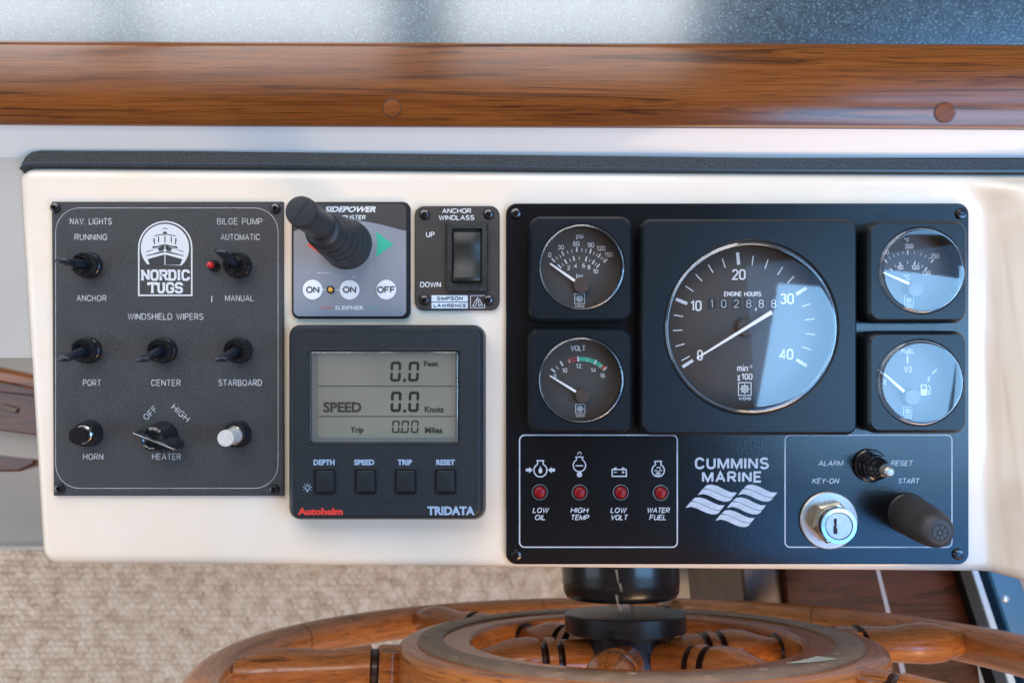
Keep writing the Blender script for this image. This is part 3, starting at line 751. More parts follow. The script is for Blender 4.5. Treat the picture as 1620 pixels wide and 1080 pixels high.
# joystick
def joystick():
    c = P(549, 386.5, zo)
    prof = [(39.6, .0), (39.6, .0011), (38.6, .0014), (38.6, .0030), (38.2, .0050), (36.2, .0064)]
    h, r0 = .0064, 36.2
    for k in range(5):      # bellows rings, narrowing upwards
        prof += [(r0 - 1.6, h + .0008), (r0 - .8, h + .0022), (r0 + .5, h + .0042), (r0 + .3, h + .0058), (r0 - 1.2, h + .0072)]
        h += .0083; r0 -= 2.35
    prof += [(r0 - 1.6, h + .0012), (r0 - 3.5, h + .0020)]
    g = MB(); g.lathe(c, [(r * S, h) for r, h in prof], 56); o = g.build('joystick_boot', RUB, thr, ang=80)
    g = MB(); g.lathe(c, [(40.3 * S, 0), (40.3 * S, .0004), (39.2 * S, .0006)], 56); g.build('collar_ring', LFRAME, o)
    q = [(20.6, .0480), (20.4, .0500), (19.9, .0540), (19.9, .0700), (20.1, .0765), (19.7, .0785), (18.4, .0797), (10, .0801), (2, .0801)]
    tip = P(475, 334, c.z + .080); ax = tip - c; sx, sy = ax.x / .080, ax.y / .080
    g = MB(); loops = [[Vector((c.x + sx * h + r * S * math.cos(2 * math.pi * i / 48), c.y + sy * h + r * S * math.sin(2 * math.pi * i / 48), c.z + h)) for i in range(48)] for r, h in q]
    g.loft(loops, True, True, True); s = g.build('joystick_handle', RUB, thr, ang=50)
    t = Vector((c.x + sx * .0803, c.y + sy * .0803, c.z + .0803))
    g = MB(); d = Vector((math.cos(R(55)), math.sin(R(55)), 0)) * 16.5 * S; n = Vector((-d.y, d.x, 0)).normalized() * .00016
    g.loft([[t - d - n, t + d - n, t + d + n, t - d + n], [t - d - n * .3 + Vector((0, 0, .0001)), t + d - n * .3 + Vector((0, 0, .0001)), t + d + n * .3 + Vector((0, 0, .0001)), t - d + n * .3 + Vector((0, 0, .0001))]], True, False, True)
    g.build('mould_seam', mat('seam_black', (.008, .009, .011), .5), s)
joystick()

# =================================================================== WINDLASS SWITCH
win = thing('windlass_switch', P(723, 491, 0), 'small black anchor windlass rocker switch plate between thruster panel and gauges', 'rocker switch')
mb = MB(); mb.plate(rrect(656, 325.5, 790.5, 491, 15, 6, .0022), [(0, .0001), (0, .0016), (.0005, .0022)]); mb.build('face_plate', vary(mat('satin_brown_black', (.04, .034, .03), .36), (.052, .044, .040), .15, 40), win)
z = .0023
screws(win, [(672, 339.5), (773, 339), (671.5, 474.5), (772.7, 474.5)], .0022, 8.4, False)
T(win, WPAINT, z, ('ANCHOR', 699.6, 745.5, 329.6, 337.5, 1.25), ('WINDLASS', 694, 750.5, 340.4, 348.3, 1.25), ('UP', 674, 687.6, 366.7, 375.3, 1.3), ('DOWN', 664.7, 697.5, 445.8, 454.3, 1.3), sp=.24)
for y0, y1, s, a, b in ((467, 477, 'SIMPSON', 691, 732), (478.4, 487.8, 'LAWRENCE', 686, 738)):
    g = MB(); g.poly([P(x, y, z).xy for x, y in ((682.7, y0), (740, y0), (740, y1), (682.7, y1))], z); o = g.build('maker_label', mat('pale_label', (.62, .70, .80), .5), win)
    T(o, DKTXT, z + .00008, (s, a, b, y0 + 2, y1 - 1.8, 1.3), sp=.3)
g = MB(); g.ribbon([P(x, y, z).xy for x, y in ((744.4, 467.6), (766.6, 467.6), (766.6, 486.8), (744.4, 486.8))], .45 * S, z, True)
g.ribbon([P(x, y, z).xy for x, y in ((747.5, 484), (755.5, 470.5), (757.3, 475), (757.3, 484), (761, 481.5))], .5 * S, z + 1e-5)
g.ribbon([P(x, y, z).xy for x, y in ((747.5, 484), (752, 484), (754.5, 479), (754.5, 474))], .45 * S, z + 2e-5)
g.ribbon([P(x, y, z).xy for x, y in ((758.5, 473), (763, 482.5), (761, 484.5))], .45 * S, z + 2e-5)
g.build('maker_mark', mat('mark_white', (.62, .66, .70), .5), win)
def rocker():
    z1 = .0050
    out = rrect(705.5, 352, 772, 462, 2.5, 3, z1); inn = rrect(714.5, 361, 762.5, 447.5, 1.5, 3, z1)
    mb = MB(); mb.plate(out, [(0, .002), (0, .0040), (.0008, z1)], cap1=False)
    mb.holed(offs(out, .0008), inn, z1)
    mb.loft([[(x, y, z1) for x, y in inn], [(x, y, .001) for x, y in inn]], True, False, True)
    fr = mb.build('rocker_frame', speckle('dusty_black_plastic', (.020, .021, .020), (.07, .07, .065), 700, .55, .45, .0001), win)
    a = P(716.5, 364, .0075); b = P(760.5, 446, .0075)
    g = MB(); loops = []
    prof = [(0, .0020), (.015, .0048), (.04, .0058), (.3, .0052), (.5, .0049), (.72, .0062), (.9, .0084), (.965, .0086), (.99, .0078), (1, .0030)]
    for t, h in prof:
        y = a.y + (b.y - a.y) * t; e = .0006
        loops.append([(a.x, y, .001), (a.x, y, h - e), (a.x + e, y, h), (b.x - e, y, h), (b.x, y, h - e), (b.x, y, .001)])
    g.loft(loops, True, True, True); g.build('rocker', speckle('worn_black_rocker', (.012, .013, .012), (.035, .035, .032), 900, .56, .42, .00006), win, ang=50)
rocker()

# =================================================================== SPEED AND DEPTH DISPLAY
tri = thing('instrument_display', P(613, 821, 0), 'square dark grey speed and depth display with LCD and four keys', 'display')
ZD = .0150
def display():
    out = rrect(467.5, 522.5, 753.5, 806, 8, 6, ZD)      # front face outline
    base = rrect(457.5, 514.5, 769.5, 820.5, 20, 6, .004)
    # body: front face px measured at ZD, widest lip lower down
    sil = rrect(457.2, 513.5, 766.5, 820.5, 18, 6, .0105)
    win_o = rrect(486, 551.5, 730, 704, 7, 6, ZD); win_i = rrect(489, 554.5, 727, 701, 5, 6, ZD - .001)
    front = rrect(463, 519, 757, 815, 13, 6, ZD)
    mb = MB()
    mb.loft([[(x, y, .0001) for x, y in rrect(459, 515, 768.8, 819.5, 18, 6, .002)], [(x, y, .0070) for x, y in rrect(458.5, 514.5, 768.5, 820.3, 18, 6, .006)],
             [(x, y, .0112) for x, y in rrect(457.8, 513.8, 765.5, 820.4, 17, 6, .0112)], [(x, y, .0138) for x, y in rrect(459.5, 515.5, 762, 819, 15, 6, .0138)], [(x, y, ZD) for x, y in front]])
    mb.holed(front, win_o, ZD)
    mb.loft([[(x, y, ZD) for x, y in win_o], [(x, y, ZD + .0004) for x, y in offs(win_o, .0004)], [(x, y, ZD - .0005) for x, y in win_i], [(x, y, ZD - .0045) for x, y in offs(win_i, .0004)]], True, False, True)
    mb.build('case', CASE, tri)
    # shallow step line round the keypad area
    framed(tri, mat('case_groove', (.012, .016, .02), .5), 466, 524.5, 752, 795, 7, .8, ZD + .0001, name='groove_line')
    # lcd
    zl = ZD - .0040
    mb = MB(); mb.poly(rrect(493, 556, 724, 699, 2, 3, zl), zl)
    lf = mb.build('display_frame', LFRAME, tri)
    mb = MB(); mb.poly(rrect(503, 558, 720, 692.5, 1.5, 3, zl), zl + .0002); lcd = mb.build('lcd_screen', LCDM, tri)
    zz = zl + .0004
    def seg(x, y, w, h, t, digit='0', sl=.05):
        # seven segment digit, only those lit; small gaps between
        g = MB(); X = lambda a, b: P(x + a + sl * (y + h - b), b, zz).xy
        segs = {'t': ((0, y), (w, y), 'h'), 'b': ((0, y + h), (w, y + h), 'h'), 'tl': ((0, y), (0, y + h / 2), 'v'), 'bl': ((0, y + h / 2), (0, y + h), 'v'), 'tr': ((w, y), (w, y + h / 2), 'v'), 'br': ((w, y + h / 2), (w, y + h), 'v')}
        for k in segs:
            (ax, ay), (bx, by), o_ = segs[k]; gp = .6 + t * .15
            if o_ == 'h':
                ay += t / 2 if k == 't' else -t / 2; by = ay
                q = [(ax + gp, ay), (ax + gp + t / 2, ay - t / 2), (bx - gp - t / 2, ay - t / 2), (bx - gp, ay), (bx - gp - t / 2, ay + t / 2), (ax + gp + t / 2, ay + t / 2)]
            else:
                ax += t / 2 if ax == 0 else -t / 2
                q = [(ax, ay + gp), (ax + t / 2, ay + gp + t / 2), (ax + t / 2, by - gp - t / 2), (ax, by - gp), (ax - t / 2, by - gp - t / 2), (ax - t / 2, ay + gp + t / 2)]
            g.poly([X(*p) for p in q], zz)
        return g
    for (xs, y, w, h, t) in (((617, 645.5), 571.8, 16.5, 31.4, 4.0), ((617.5, 645.5), 619, 16.5, 32.3, 4.2), ((620, 634.8, 650), 665, 11.5, 19.3, 2.1)):
        for x in xs: seg(x, y, w, h, t).build('lcd_digit', LCDT, lcd)
    for (x, y, r) in ((640, 601.3, 2.2), (640, 649.6, 2.2), (633.6, 683.2, 1.2)):
        g = MB(); g.poly([P(x - r, y - r, zz).xy, P(x + r, y - r, zz).xy, P(x + r, y + r, zz).xy, P(x - r, y + r, zz).xy], zz); g.build('decimal_point', LCDT, lcd)
    for y in (610.5, 658.3): g = MB(); g.ribbon([P(504, y, zz).xy, P(719.5, y, zz).xy], .5 * S, zz); g.build('divider_line', LCDT2, lcd)
    for s, a, b, c_, d, bo in (('Feet', 670.5, 693.5, 571, 579.4, .03), ('Knots', 671.8, 702, 642.5, 652, .03), ('Trip', 554.8, 575, 675.3, 686.5, .03), ('Miles', 672.2, 700, 675.3, 684.8, .03), ('SPEED', 511.6, 571.8, 635.6, 652, .03)):
        font_text(lcd, LCDT2, zz, s, a, b, c_, d, bo, .0 if s != 'Trip' else .1)
    g = MB(); g.plate(win_i, [(.0002, ZD - .0012), (.0003, ZD - .0004), (.0012, ZD + .0001)]); g.build('display_window', LGLASS, tri, ang=60)
    # keys
    for x0, x1 in ((499.8, 528.2), (564.2, 592.4), (627.4, 655.8), (690.8, 719)):
        o_ = rrect(x0 - 4.5, 740, x1 + 4, 782, 5, 4, ZD); i_ = rrect(x0 - 2.2, 742.2, x1 + 2, 779.8, 4, 4, ZD)
        g = MB(); g.loft([[(x, y, ZD + .00005) for x, y in o_], [(x, y, ZD + .0006) for x, y in offs(o_, .0004)], [(x, y, ZD + .0006) for x, y in i_], [(x, y, ZD + .0001) for x, y in offs(i_, .0002)]], True, False, True); sur = g.build('key_surround', SATIN, tri, ang=12)
        g = MB(); k = rrect(x0, 744.5, x1, 778, 3, 4, ZD + .0016); g.plate(k, [(0, ZD), (0, ZD + .0011), (.0004, ZD + .0016), (.0009, ZD + .0017)]); g.build('key', mat('key_rubber', (.013, .017, .021), .42), tri, ang=12)
    for s, a, b in (('DEPTH', 496, 529.4), ('SPEED', 560.3, 592.3), ('TRIP', 629, 651.8), ('RESET', 690, 719.7)): font_text(tri, BLUEP, ZD + .0001, s, a, b, 726.5, 735.4, .045)
    font_text(tri, REDP, ZD + .0001, 'Autohelm', 470.8, 542.4, 803, 814.3, .055)
    font_text(tri, BLUEP, ZD + .0001, 'TRIDATA', 676, 751, 800.5, 814.4, .045)
    g = MB(); cx, cy = 486.2, 771.5; zz = ZD + .0001
    g.ribbon([P(cx + 3.3 * math.cos(a * math.pi / 8), cy - .5 + 3.3 * math.sin(a * math.pi / 8), zz).xy for a in range(16)], .5 * S, zz, True)
    for a in range(150, 391, 40): g.ribbon([P(cx + r * math.cos(R(a)), cy - .5 + r * math.sin(R(a)), zz).xy for r in (4.8, 7.2)], .45 * S, zz)
    g.ribbon([P(cx - 1.8, cy + 5.2, zz).xy, P(cx + 1.8, cy + 5.2, zz).xy], .9 * S, zz); g.build('lamp_symbol', BLUEP, tri)
display()

# =================================================================== ENGINE PANEL
eng = thing('engine_panel', P(1167, 893, 0), 'large black engine instrument panel with key switch, warning lamps and round gauges', 'engine panel')
ZE = .0030
mb = MB(); mb.plate(rrect(800.5, 321.5, 1533.5, 892.5, 17, 7, ZE), [(0, .0001), (0, ZE - .0006), (.0005, ZE)]); mb.build('face_plate', ENG, eng)
screws(eng, [(816, 338), (1520, 338.5), (817, 877), (1515, 876)], ZE, 9.0, False)
z = ZE + .0001
framed(eng, LINEP, 822, 688, 1071.5, 865, 8, 2.0, z); framed(eng, LINEP, 1242, 688, 1506, 865, 8, 2.0, z)
SL = dict(slant=.22, sp=.24)
T(eng, LINEP, z, ('LOW', 842.5, 869, 802.3, 811, 1.5), ('OIL', 845.5, 864.5, 813.6, 822.3, 1.5), ('HIGH', 902.3, 931.6, 802.3, 811, 1.5), ('TEMP', 902.3, 932.8, 813.6, 822.3, 1.5),
  ('LOW', 965.5, 992, 802.3, 811, 1.5), ('VOLT', 965.5, 994, 813.6, 822.3, 1.5), ('WATER', 1023, 1060.5, 802.3, 811, 1.5), ('FUEL', 1027, 1055.5, 813.6, 822.3, 1.5),
  ('ALARM', 1294.6, 1335, 728, 736.6, 1.35), ('RESET', 1409, 1445, 728, 736.6, 1.3), ('KEY-ON', 1284.6, 1328, 756, 764.6, 1.3), ('START', 1420.3, 1455.2, 756, 764.6, 1.3), **SL)
T(eng, LINEP, z, ('CUMMINS', 1099, 1216.5, 723, 742, 3.5), ('MARINE', 1110.5, 1205.5, 745, 763, 3.5), sp=.34)
# wave-flag emblem
def flags():
    E = lambda x, y: (1060 + x * .2129, 680 + y * .2129)
    o = None
    for dx, dy in ((0, 0), (300, 0), (-90, 95), (217, 95), (133, 189)):
        g = MB(); f0 = [(205, 482), (245, 432), (275, 408), (310, 404), (350, 414), (420, 448), (455, 462), (495, 465), (478, 490)]
        f1 = [(472, 498), (452, 520), (430, 530), (395, 530), (350, 515), (285, 484), (245, 476), (205, 482)]
        # split lengthways by a thin dark line
        top = f0[:]; mid = [(478, 487), (455, 500), (420, 496), (350, 465), (290, 438), (248, 432)]
        g.poly([P(*E(x + dx, y + dy), z).xy for x, y in [(248, 431), (275, 408), (310, 404), (350, 414), (420, 448), (455, 462), (497, 463), (474, 492), (452, 500), (400, 488), (340, 460), (290, 437)]], z)
        g.poly([P(*E(x + dx, y + dy), z).xy for x, y in [(205, 482), (243, 437), (290, 441), (340, 464), (400, 492), (450, 504), (470, 497), (452, 520), (430, 530), (395, 530), (350, 515), (285, 484), (245, 474)]], z)
        g.build('flag_emblem', LINEP, eng)
flags()
# warning symbols and lamps
def cring(g, cx, cy, r, th, z, n=20, a0=0, a1=360):
    full = a1 - a0 >= 360
    pts = [P(cx + r * math.cos(R(a0 + (a1 - a0) * i / n)), cy - r * math.sin(R(a0 + (a1 - a0) * i / n)), z).xy for i in range(n if full else n + 1)]
    g.ribbon(pts, th * S / 2, z, full)
def symbols():
    g = MB(); cx, cy = 854.9, 743.5
    cring(g, cx, cy, 10.3, 2.0, z, 24, 115, 425); g.ribbon([P(x, y, z).xy for x, y in ((cx - 4.2, 734), (cx - 4.4, 731), (cx - 5, 728.4), (cx + 5, 728.4), (cx + 4.4, 731), (cx + 4.2, 734))], S, z + 1e-5)
    g.poly([P(cx + a, cy + b, z).xy for a, b in ((0, -7), (3, 0), (2.6, 3.5), (0, 5), (-2.6, 3.5), (-3, 0))], z)
    for s in (1, -1): g.poly([P(cx + s * a, 743 + b, z).xy for a, b in ((12, 0), (18, -4.6), (18, -2.2), (23, -2.2), (23, 2.4), (18, 2.4), (18, 5))], z)
    g.build('warning_symbol', LINEP, eng)
    g = MB(); cx, cy = 916.7, 735.8
    cring(g, cx, cy, 9.8, 1.8, z, 24, 118, 422); g.ribbon([P(x, y, z).xy for x, y in ((cx - 4.2, 727), (cx - 5.5, 722.5), (cx + 5.5, 722.5), (cx + 4.2, 727))], .9 * S, z + 1e-5)
    cring(g, cx, 717.5, 2.6, 1.3, z, 12, -30, 210); cring(g, cx, 750.3, 2.1, 4.2, z + 1e-5, 12)
    g.ribbon([P(x, y, z).xy for x, y in ((cx - 6, 737), (cx - 4, 735.6), (cx - 2, 737), (cx, 735.6), (cx + 2, 737), (cx + 4, 735.6), (cx + 6, 737))], .7 * S, z)
    g.build('warning_symbol', LINEP, eng)
    g = MB(); x0, x1, y0, y1 = 968.5, 990.8, 742.3, 753
    g.ribbon([P(x, y, z).xy for x, y in ((x0, y0), (x1, y0), (x1, y1), (x0, y1))], .95 * S, z, True)
    for xx in (971.5, 983.5): g.ribbon([P(xx, 740.3, z).xy, P(xx + 4.5, 740.3, z).xy], 1.1 * S, z)
    g.ribbon([P(971.5, 746.5, z).xy, P(976, 746.5, z).xy], .7 * S, z); g.ribbon([P(983.5, 746.5, z).xy, P(988, 746.5, z).xy], .7 * S, z); g.ribbon([P(985.7, 744.3, z).xy, P(985.7, 748.8, z).xy], .7 * S, z + 1e-5)
    g.build('warning_symbol', LINEP, eng)
    g = MB(); cx, cy = 1041.2, 743.7
    cring(g, cx, cy, 9.8, 1.9, z, 24, 115, 425); g.ribbon([P(x, y, z).xy for x, y in ((cx - 4, 735), (cx - 5.2, 729.3), (cx + 5.2, 729.3), (cx + 4, 735))], 1.0 * S, z + 1e-5)
    for q in ([(-6, 0), (-2, 0)], [(2, 0), (6.5, 0)], [(-4, 4.5), (4, 4.5)], [(-3, -4), (3, -5), (3, -2)], [(-2, 2), (2, 2)], [(-4, 7), (3.5, 7)]):
        g.ribbon([P(cx + a, cy + b, z).xy for a, b in q], .75 * S, z + 1e-5)
    g.build('warning_symbol', LINEP, eng)
    for x, y in ((853.9, 778), (917, 778.3), (982, 778.3), (1045.3, 779)):
        c = P(x, y, ZE); g = MB(); g.lathe(c, [(13.2 * S, 0), (13.2 * S, .0006), (12.2 * S, .0010), (11.2 * S, .0009), (10.4 * S, .0002), (9.4 * S, .0002)], 32); o = g.build('warning_lamp', STEEL if 0 else SATIN, eng)
        g = MB(); g.lathe(c, [(9.6 * S, .0001), (9.4 * S, .0010), (8 * S, .0016), (5 * S, .0021), (.5 * S, .0023)], 28); g.build('red_lens', REDL, o)
        g = MB(); cring(g, x, y, 12.0, .7, ZE + .0012, 32); g.build('lamp_rim', mat('rim_grey', (.30, .36, .38), .3, .6), o)
symbols()
# alarm reset switch
c = P(1375.5, 735.5, ZE)
g = MB(); g.lathe(c, [(26 * S, 0), (26 * S, .0018), (23.5 * S, .0024), (22 * S, .0024), (23 * S, .0040), (21.5 * S, .0050), (19.5 * S, .0050), (20.4 * S, .0068), (19 * S, .0078), (16.5 * S, .0080), (17 * S, .0098), (14 * S, .0112), (11.5 * S, .0125), (9.5 * S, .0150), (8 * S, .0152)], 40)
sw = g.build('reset_switch', GLOSS, eng, ang=50)
g = MB(); g.lathe(c, [(7.6 * S, .0140), (7.9 * S, .0165), (8.2 * S, .0185), (7.6 * S, .0200), (5 * S, .0209), (1 * S, .0211)], 28); g.build('switch_tip', vary(mat('dull_silver_tip', (.45, .44, .40), .35, .6), (.40, .38, .34), .3, 900), sw)
# key switch
def keysw():
    c = P(1310, 822, ZE)
    g = MB(); g.lathe(c, [(45.2 * S, 0), (45.2 * S, .0012), (43.5 * S, .0018), (36 * S, .0019), (28 * S, .0019)], 64); o = g.build('key_switch', vary(mat('worn_chrome', (.62, .64, .66), .25, 1.0), (.47, .46, .44), .12, 400, .08, .46), eng, org=c)
    g = MB(); rr = 33.5 * S; n = 6; hexo = [(c.x + rr * math.cos(R(60 * i + 12)), c.y + rr * math.sin(R(60 * i + 12))) for i in range(6)]
    g.plate(hexo, [(0, c.z + .0016), (0, c.z + .0062), (.0010, c.z + .0070)]); g.build('hex_nut', BRASSN, o, ang=20)
    g = MB(); g.lathe(c, [(27.6 * S, .0066), (27.6 * S, .0120), (26.8 * S, .0128), (21.4 * S, .0129), (21.0 * S, .0124)], 56, cap=False); g.build('barrel', CHROME, o)
    g = MB(); g.lathe(c, [(21.1 * S, .0116), (20.9 * S, .0119), (20.6 * S, .0119)], 56, cap=False); g.lathe(c, [(20.2 * S, .0115), (20.2 * S, .0124), (19.4 * S, .0128), (1 * S, .01275)], 56); pl = g.build('lock_plug', vary(mat('plug_chrome', (.66, .70, .74), .3, .9), (.47, .47, .46), .12, 500, .06, .46), o)
    kz = c.z + .0129; k = P(1321.5, 829.5, kz)
    q = [(-1.6, -9), (1.8, -9.5), (2.6, -6), (1.8, -3), (2.4, 0), (1.6, 4), (3.2, 6), (3.2, 14), (-2.6, 14), (-2.6, 4), (-1.2, 0), (-2.2, -4)]
    g = MB(); g.poly([(k.x + a * S, k.y - b * S) for a, b in q], kz + .00004); g.build('keyway', PIT, o)
keysw()
# starter button, rubber hooded
def starter():
    c = P(1436, 812, ZE); top = P(1487.5, 842, .038); h = .038 - ZE; sx, sy = (top.x - c.x) / h, (top.y - c.y) / h
    g = MB(); g.lathe(c, [(33 * S, 0), (33 * S, .0014), (31 * S, .0020), (26 * S, .0022)], 44); o = g.build('starter_button', SATIN, eng)
    prof = [(30.5, .0018), (31.2, .005), (31, .010), (30.4, .016), (29.4, .020), (28.4, .0235), (27.4, .0270), (26.4, .0295), (24.6, .0318), (21.4, .0337), (16.5, .0348), (11, .03515), (3, .0351)]
    g = MB(); loops = [[Vector((c.x + sx * hh + r * S * math.cos(2 * math.pi * i / 48), c.y + sy * hh + r * S * math.sin(2 * math.pi * i / 48), c.z + hh)) for i in range(48)] for r, hh in prof]
    g.loft(loops, True, True, True); b = g.build('rubber_hood', RUB2, o, ang=60)
    t = Vector((c.x + sx * .0352, c.y + sy * .0352, c.z + .0352)); e = MB()
    def tor(rr, w, n=28): e.lathe(t, [(rr - w, -.0001), (rr - w * .4, .00022), (rr + w * .4, .00022), (rr + w, -.0001)], n, cap=False)
    tor(11.5 * S, .0003); tor(4 * S, .0002)
    for a in range(0, 360, 45):
        d = Vector((math.cos(R(a)), math.sin(R(a)), 0)); nn = Vector((-d.y, d.x, 0)) * .00014; up = Vector((0, 0, .0002))
        e.loft([[t + d * 4 * S + nn, t + d * 11 * S + nn, t + d * 11 * S - nn, t + d * 4 * S - nn], [t + d * 4 * S + nn + up, t + d * 11 * S + nn + up, t + d * 11 * S - nn + up, t + d * 4 * S - nn + up]], True, False, True)
    e.build('embossed_wheel', mat('embossed_rubber', (.012, .012, .013), .5), b)
starter()

# =================================================================== GAUGES
ZG, ZDL, ZGL = .0150, .0042, .0165
def gauge(name, label, rect, glass, rg, cr=20):
    x0, y0, x1, y1 = rect
    t = thing(name, P((x0 + x1) / 2, y1, ZE), label, 'gauge', 'round gauges on the engine panel')
    n = 8; out = rrect(x0, y0, x1, y1, cr, n, ZG - .001)
    c = P(*glass, ZG); m = len(out)
    r = rg * (D - ZG) / FPX
    # circle resampled with the same number of points, matched by angle
    def circ(rr, z): 
        pts = []
        for (x, y) in out:
            a = math.atan2(y - c.y, x - c.x); pts.append((c.x + rr * math.cos(a), c.y + rr * math.sin(a), z))
        return pts
    mid = []
    # densify: subdivide every outline edge so that the hole is round
    dens = []
    for i in range(m):
        a, b = out[i], out[(i + 1) % m]; L = math.dist(a, b); k = max(1, int(L / .0022))
        for j in range(k): dens.append((a[0] + (b[0] - a[0]) * j / k, a[1] + (b[1] - a[1]) * j / k))
    out = dens
    mb = MB()
    mb.plate(out, [(.0002, ZE + .0001), (0, ZG - .0035), (.0004, ZG - .0022), (.0014, ZG - .0008), (.0022, ZG)], cap1=False)
    mb.loft([[(x, y, ZG) for x, y in offs(out, .0022)], circ(r * 1.012, ZG), circ(r * 1.0, ZG - .0004), circ(r * .985, ZG - .001), circ(r * .975, ZDL)])
    mb.build('housing', HOUS, t)
    mb = MB(); mb.lathe(Vector((c.x, c.y, 0)), [(r * .98, ZDL - .0002), (r * .97, ZDL)], 64); dial = mb.build('dial', DIAL, t, org=(c.x, c.y, ZDL - .0002))
    # glass: nearly flat lens with a rolled rim
    g = MB(); pr = [(r * .999, ZG - .0006), (r * .996, ZG + .0004), (r * .985, ZG + .0013), (r * .965, ZG + .0019)]
    for q in (.93, .9, .8, .65, .5, .35, .2, .08): pr.append((r * q, ZG + .0020 + .0006 * (1 - q * q)))
    g.lathe(Vector((c.x, c.y, 0)), pr, 96, cap=False); g.face([len(g.v) - 96 + i for i in range(96)]); g.build('glass', GLASS, t, ang=180)
    g = MB(); g.lathe(Vector((c.x, c.y, 0)), [(r * .945, ZG - .0002), (r * .957, ZG + .0003), (r * .972, ZG + .0004), (r * .985, ZG - .0002)], 96, cap=False)
    g.build('rim_ring', RIMG, t, ang=180)
    return t, dial, c, r
RIMG = mat('clear_plastic_rim', (.10, .12, .14), .12, .55, coat=.5)
zd = ZDL + .0001
def ticks(dial, m, cx, cy, items):
    """items (px, py, length, width): strokes pointing at the pivot (cx, cy)"""
    g = MB()
    for x, y, l, w in items:
        d = Vector((x - cx, y - cy)).normalized()
        g.ribbon([P(x - d.x * l / 2, y - d.y * l / 2, zd).xy, P(x + d.x * l / 2, y + d.y * l / 2, zd).xy], w * S / 2, zd)
    g.build('scale_marks', m, dial)
def needle(t, a, b, w0, w1, z=.0068, cap=None, cr=13):
    A, B_ = P(*a, z), P(*b, z); d = (B_ - A).normalized(); n = Vector((-d.y, d.x, 0)); h = Vector((0, 0, .0006))
    g = MB(); g.loft([[A + n * w0 * S / 2, A - n * w0 * S / 2, B_ - n * w1 * S / 2, B_ + n * w1 * S / 2], [A + n * w0 * S / 2 + h, A - n * w0 * S / 2 + h, B_ - n * w1 * S / 2 + h, B_ + n * w1 * S / 2 + h]], True, True, True)
    g.build('needle', NEEDLE, t)
    if cap:
        c = P(*cap, z); g = MB(); g.lathe(c, [(cr * S, -.002), (cr * S, .0004), (cr * .9 * S, .0012), (cr * .3 * S, .0013)], 32); g.build('needle_cap', mat('cap_brown', (.07, .05, .045), .3) if 'cap_brown' not in bpy.data.materials else bpy.data.materials['cap_brown'], t)
def wheelmark(dial, cx, cy, s, m):
    g = MB(); h = s / 2
    g.ribbon([P(x, y, zd).xy for x, y in ((cx - h, cy - h), (cx + h, cy - h), (cx + h, cy + h), (cx - h, cy + h))], s * .035 * S, zd, True)
    cring(g, cx, cy, s * .26, s * .075, zd, 20); cring(g, cx, cy, s * .08, s * .06, zd, 10)
    for a in range(0, 360, 45): g.ribbon([P(cx + r * math.cos(R(a)), cy + r * math.sin(R(a)), zd + 1e-5).xy for r in (s * .08, s * .40)], s * .028 * S, zd + 1e-5)
    letters(g, 'VDO', cx - s * .5, cx + s * .5, cy + h + s * .14, cy + h + s * .38, s * .065, zd, sp=.35)
    g.build('maker_emblem', m, dial)
DT = dict(sp=.22)
# oil pressure
t, dial, c, r = gauge('oil_pressure_gauge', 'small black oil pressure gauge reading psi and bar, at the upper left', (835.5, 341.5, 1002, 510), (920.5, 422.5), 68.5)
pv = (917, 450)
mj = [(875.4, 411.6), (890.3, 401), (912.5, 394.8), (934.1, 397.5), (948.2, 404.3), (958, 412.4)]
mn = [(881, 408.5), (886.5, 405.5), (898, 399), (904.5, 397), (920.5, 395.5), (927, 396.3), (939.5, 400.8), (944, 403), (951.5, 408), (955, 410.5)]
inm = [(885.4, 421.2), (895, 413.8), (907.9, 409), (927.3, 409.8), (938.7, 414.4), (946.3, 420.3)]; inn = [(890.5, 418.5), (902, 411.5), (916.5, 408.5), (933, 412), (942.5, 417.5)]
ticks(dial, WPAINT, *pv, [(x, y, 7.5, 2.0) for x, y in mj + inm] + [(x, y, 5, .9) for x, y in mn + inn])
T(dial, WPAINT, zd, ('0', 867.5, 872, 399.5, 407, 1), ('30', 882.3, 892.2, 387.3, 394.8, 1), ('60', 906.6, 916.6, 381.6, 389.1, 1), ('90', 929.8, 939.8, 383.7, 391.2, 1), ('120', 944.2, 957.4, 389, 396.5, 1), ('150', 956.5, 969.8, 399, 406.5, 1),
  ('2', 897.5, 901.9, 419.8, 426.8, 1), ('4', 908.4, 913, 417, 424, 1), ('6', 921.2, 925.5, 416.3, 423.3, 1), ('8', 929.6, 934, 419.1, 426.1, 1), ('10', 938, 946, 425.6, 432.6, 1), ('psi', 911.5, 922.5, 369, 377.4, 1), ('bar', 911.5, 922.8, 432.5, 440.3, 1), **DT)
needle(t, (870, 416.8), (909.8, 444.7), 2.4, 4.4, cap=(920, 451.5)); wheelmark(dial, 917, 472.5, 15.5, WPAINT)
